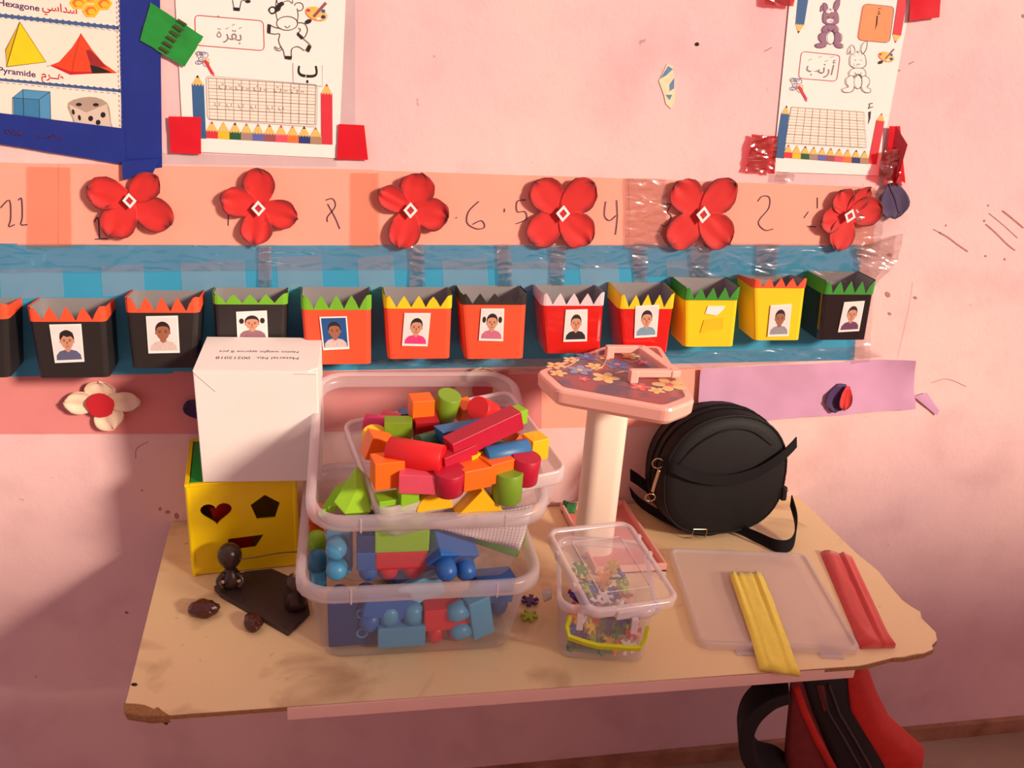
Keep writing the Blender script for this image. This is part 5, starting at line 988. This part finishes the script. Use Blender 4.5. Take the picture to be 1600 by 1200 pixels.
# ------------------------------------------------------------------ flat lid with folded cloths
lc = [T(*p, .006) for p in ((1045, 862), (1256, 870), (1353, 1014), (1086, 1004))]
exl = ((lc[1]-lc[0])+(lc[2]-lc[3])).normalized(); FLD = empty('bin_lid', sum(lc, Vector())/4+Vector((0, 0, .004)), 'flat frosted plastic lid lying on the table with yellow cloth across it', 'lid', rot=(0, 0, math.atan2(exl.y, exl.x)))
lid_(FLD, .218, .232, .014, M['lidm'], M['rim'], .010, .012)
for x in (-.045, .068): bev(mk('clip_tab', *boxv(x-.016, x+.016, -.126, -.114, -.0098, -.0075), M['rim'], FLD, local=True), .001)
def cloth(name, c4, z, m, label, folds, th=.008, drop=None, curl=.006):
    """a folded strip of fabric: long soft folds, a curled lower end"""
    tl, tr, br, bl_ = [Vector(c) for c in c4]; nx, ny = 22, 16; vs = []; fs = []
    for j in range(ny+1):
        v = j/ny
        for i in range(nx+1):
            u = i/nx; p = (tl*(1-u)+tr*u)*(1-v)+(bl_*(1-u)+br*u)*v
            h = th*(1-abs(2*u-1)**6)
            for fu, fw, fh in folds: h += fh*math.exp(-((u-fu)/fw)**2)*(1+.3*math.sin(v*5+fu*9))
            h += .0012*noise.noise(Vector((u*6, v*8, len(label))))
            if v > .85: h += curl*(v-.85)/.15*(.3+.7*math.sin(u*math.pi*1.5)**2)
            vs.append(Vector((p.x, p.y, z+h+(drop(u, v) if drop else 0))))
    n = len(vs)
    for j in range(ny):
        for i in range(nx): a = j*(nx+1)+i; fs.append([a, a+nx+1, a+nx+2, a+1])
    vs += [Vector((p.x, p.y, z+(drop((k % (nx+1))/nx, (k//(nx+1))/ny) if drop else 0))) for k, p in enumerate(vs)]
    fb = [[n+k for k in f][::-1] for f in fs]; rim = [i for i in range(nx)]+[j*(nx+1)+nx for j in range(ny)]+[ny*(nx+1)+nx-i for i in range(nx)]+[(ny-j)*(nx+1) for j in range(ny)]
    fe = [[rim[i], rim[(i+1) % len(rim)], n+rim[(i+1) % len(rim)], n+rim[i]] for i in range(len(rim))]
    o = mk(name, vs, fs+fb+fe, m, ctr=True, smooth=True); fixn(o); return tag(o, label, 'cloth')
cloth('yellow_cloth', [T(1139, 897, .011), T(1192, 897, .011), T(1250, 1058, .004), T(1187, 1048, .004)], .0112, M['yelfab'], 'yellow folded fabric strip draped over the lid and table edge', [(.08, .06, .0018), (.22, .025, -.0016), (.70, .025, -.0018), (.80, .05, .0018), (.88, .02, -.0014)], .0042, lambda u, v: -.0072*max(0, v-.70)/.30)
cloth('red_cloth', [T(1282, 862, .003), T(1332, 868, .003), T(1399, 1010, .003), T(1345, 1012, .003)], .0006, M['redfab'], 'red folded fabric strip lying right of the lid', [(.25, .2, .0025), (.60, .03, -.0018), (.70, .06, .003), (.84, .02, -.001)], .0045)

# ------------------------------------------------------------------ clay figures and dates at left
FS = empty('clay_sculpture', T(400, 940), 'dark glazed clay figures on a slate slab in front of yellow sorter', 'sculpture')
slab_px = [(334, 916), (345, 928), (450, 988), (484, 955), (478, 925), (452, 900), (425, 888), (384, 892), (352, 904)]
bev(mk('slab', *prism([T(x, y, .007) for x, y in slab_px][::-1], (0, 0, -.0068)), M['slate'], FS), .001); fixn([x for x in FS.children][0])
b0 = T(362, 915, .007)
f1 = mk('seated_figure', *lathe([(.008, 0), (.0125, .002), (.0145, .008), (.0140, .015), (.0105, .023), (.0075, .028), (.0070, .031), (.011, .035), (.0150, .042), (.0165, .050), (.0150, .058), (.010, .064), (.003, .0665)], 18, b0), M['dark'], FS, smooth=True)
for dx, dy in ((-.012, -.006), (.012, -.005)):
    mk('arm', *tube(smooth_pts([b0+Vector((dx*.7, -.004, .024)), b0+Vector((dx*1.3, dy-.003, .014)), b0+Vector((dx*.9, dy-.008, .005))], 4), .004, 8), M['dark'], f1, smooth=True)
for dx in (-.010, .0115): mk('pale_chip', *lathe([(.001, -.001), (.0032, 0), (.001, .001)], 8, b0+Vector((dx, -.011, .014)), 'y'), mat('clay_chip', (196, 150, 110), .8), f1)
mk('wire', *tube(smooth_pts([b0+Vector((.008, -.008, .047)), b0+Vector((.035, -.012, .052)), b0+Vector((.07, -.010, .056)), b0+Vector((.098, -.004, .052))], 6), .0008, 6), mat('grey_wire', (110, 96, 90), .35, metal=.8), FS)
b1 = T(462, 948, .007)
f2 = mk('leaning_figure', *lathe([(.012, 0), (.0150, .004), (.0150, .014), (.011, .024), (.0095, .030), (.0115, .036), (.012, .042), (.008, .049), (.003, .052)], 16, b1), M['dark'], FS, smooth=True)
mk('loop', *tube([b1+Vector((.003+.0035*math.cos(a), -.004, .053+.0035*math.sin(a))) for a in [2*math.pi*i/12 for i in range(12)]], .0012, 6, True), M['metal'], f2)
def date_(px, dims, rz, label):
    c = T(*px); bm = bmesh.new(); bmesh.ops.create_icosphere(bm, subdivisions=4, radius=1)
    for v in bm.verts:
        n_ = v.co.normalized(); k = 1+.22*noise.noise(n_*1.7+Vector(px+(0,))*.01)+.07*noise.noise(n_*6); v.co = Vector((n_.x*dims[0]*k, n_.y*dims[1]*k, max(n_.z*dims[2]*k, -dims[2]*.85)+dims[2]*.85))
    me = bpy.data.meshes.new('dried_date'); bm.to_mesh(me); bm.free(); me.materials.append(M['date'])
    for p in me.polygons: p.use_smooth = True
    o = bpy.data.objects.new('dried_date', me); COL.objects.link(o); o.location = c; o.rotation_euler = (0, 0, math.radians(rz)); return tag(o, label, 'date')
date_((319, 960), (.020, .0145, .011), -10, 'larger dark brown dried date lying alone on table left of slab'); date_((396, 980), (.0115, .017, .010), 10, 'smaller dark brown dried date touching the slab edge')

# ------------------------------------------------------------------ backpack under the table
BP = empty('backpack', (.72, -.28, -.6), 'red and black backpack leaning under the right end of the table', 'backpack')
YP = -.375
def bx(px, py): return W(px, py, YP)
def lobes(name, L_, R_, y0, y1, m, zbot, xb0, xb1, round_=.25):
    """body between two outline curves (given top to bottom) with rounded depth"""
    rings = []
    rows = [(bx(*a), bx(*b)) for a, b in zip(L_, R_)] + [(Vector((xb0, YP, zbot)), Vector((xb1, YP, zbot)))]
    rows = [(rows[0][0].lerp(rows[0][1], .3)+Vector((0, 0, .012)), rows[0][1].lerp(rows[0][0], .3)+Vector((0, 0, .012)))] + rows
    out = []
    for i, (a, b) in enumerate(rows):
        z = (a.z+b.z)/2; sh = .03 if i == 0 else 0; cx, hx = (a.x+b.x)/2, abs(b.x-a.x)/2; cy_, hy = (y0+y1)/2, (y1-y0)/2-sh
        ring = []
        for k in range(20):
            t = 2*math.pi*k/20; c, s = math.cos(t), math.sin(t); e = 2/3.2
            yy = cy_+hy*abs(s)**e*(1 if s > 0 else -1); ring.append(Vector((cx+hx*abs(c)**e*(1 if c > 0 else -1)+.72*(yy-y0), yy, z)))
        out.append(ring)
    o = mk(name, *loft(out), m, BP, smooth=True); fixn(o); return o
lobes('back_panel', [(1226, 1064), (1222, 1110), (1218, 1150), (1214, 1200)], [(1246, 1064), (1262, 1110), (1278, 1150), (1300, 1200)], -.385, -.31, M['packdark'], -.598, .63, .72)
lobes('gusset', [(1240, 1062), (1256, 1110), (1272, 1150), (1292, 1200)], [(1330, 1058), (1334, 1110), (1362, 1150), (1392, 1200)], -.380, -.30, M['packblk'], -.598, .70, .82)
lobes('front_pocket', [(1318, 1056), (1322, 1110), (1346, 1150), (1374, 1200)], [(1344, 1056), (1364, 1110), (1384, 1150), (1440, 1200)], -.378, -.33, M['packred'], -.598, .80, .92)
mk('trim', *tube([bx(x, y)+Vector((0, -.008, 0)) for x, y in ((1238, 1066), (1250, 1100), (1268, 1140), (1300, 1200))], .006, 8), M['packred'], BP, smooth=True)
for o_ in (0, 16): mk('zip', *tube([bx(x+o_, y)+Vector((0, -.007, 0)) for x, y in ((1275, 1064), (1292, 1110), (1316, 1150), (1344, 1200))], .0018, 6), mat('zip_grey', (70, 60, 64), .4), BP)
mk('red_insert', *prism([bx(x, y)+Vector((0, -.0065, 0)) for x, y in ((1272, 1066), (1284, 1106), (1292, 1106), (1284, 1066))], (0, .003, 0)), M['packdark'], BP)
ls = smooth_pts([bx(1232, 1072), bx(1200, 1084), bx(1172, 1112), bx(1164, 1148), bx(1176, 1180), bx(1206, 1190), bx(1226, 1204)], 6)
bev(mk('shoulder_strap', *ribbon(ls, .050, lambda i: (.35, 1, .1), .020), M['packblk'], BP), .004, 3)
ls2 = smooth_pts([bx(1215, 1186), bx(1190, 1202), bx(1170, 1225)], 5); mk('lower_strap', *ribbon(ls2, .03, (.3, 1, 0), .004), M['packblk'], BP)

# papers, films and tapes bend softly
for o in COL.objects:
    if o.type == 'MESH' and o.name.split('.')[0] in ('sheet', 'film_strip', 'purple_paper_band', 'red_film_tape', 'tape_strip', 'clear_tape', 'red_tape', 'green_tape', 'matte_tape', 'peach_tape', 'torn_scrap', 'paper'):
        if len(o.data.polygons) > 12:
            for p in o.data.polygons: p.use_smooth = True
            o.data.set_sharp_from_angle(angle=.7)
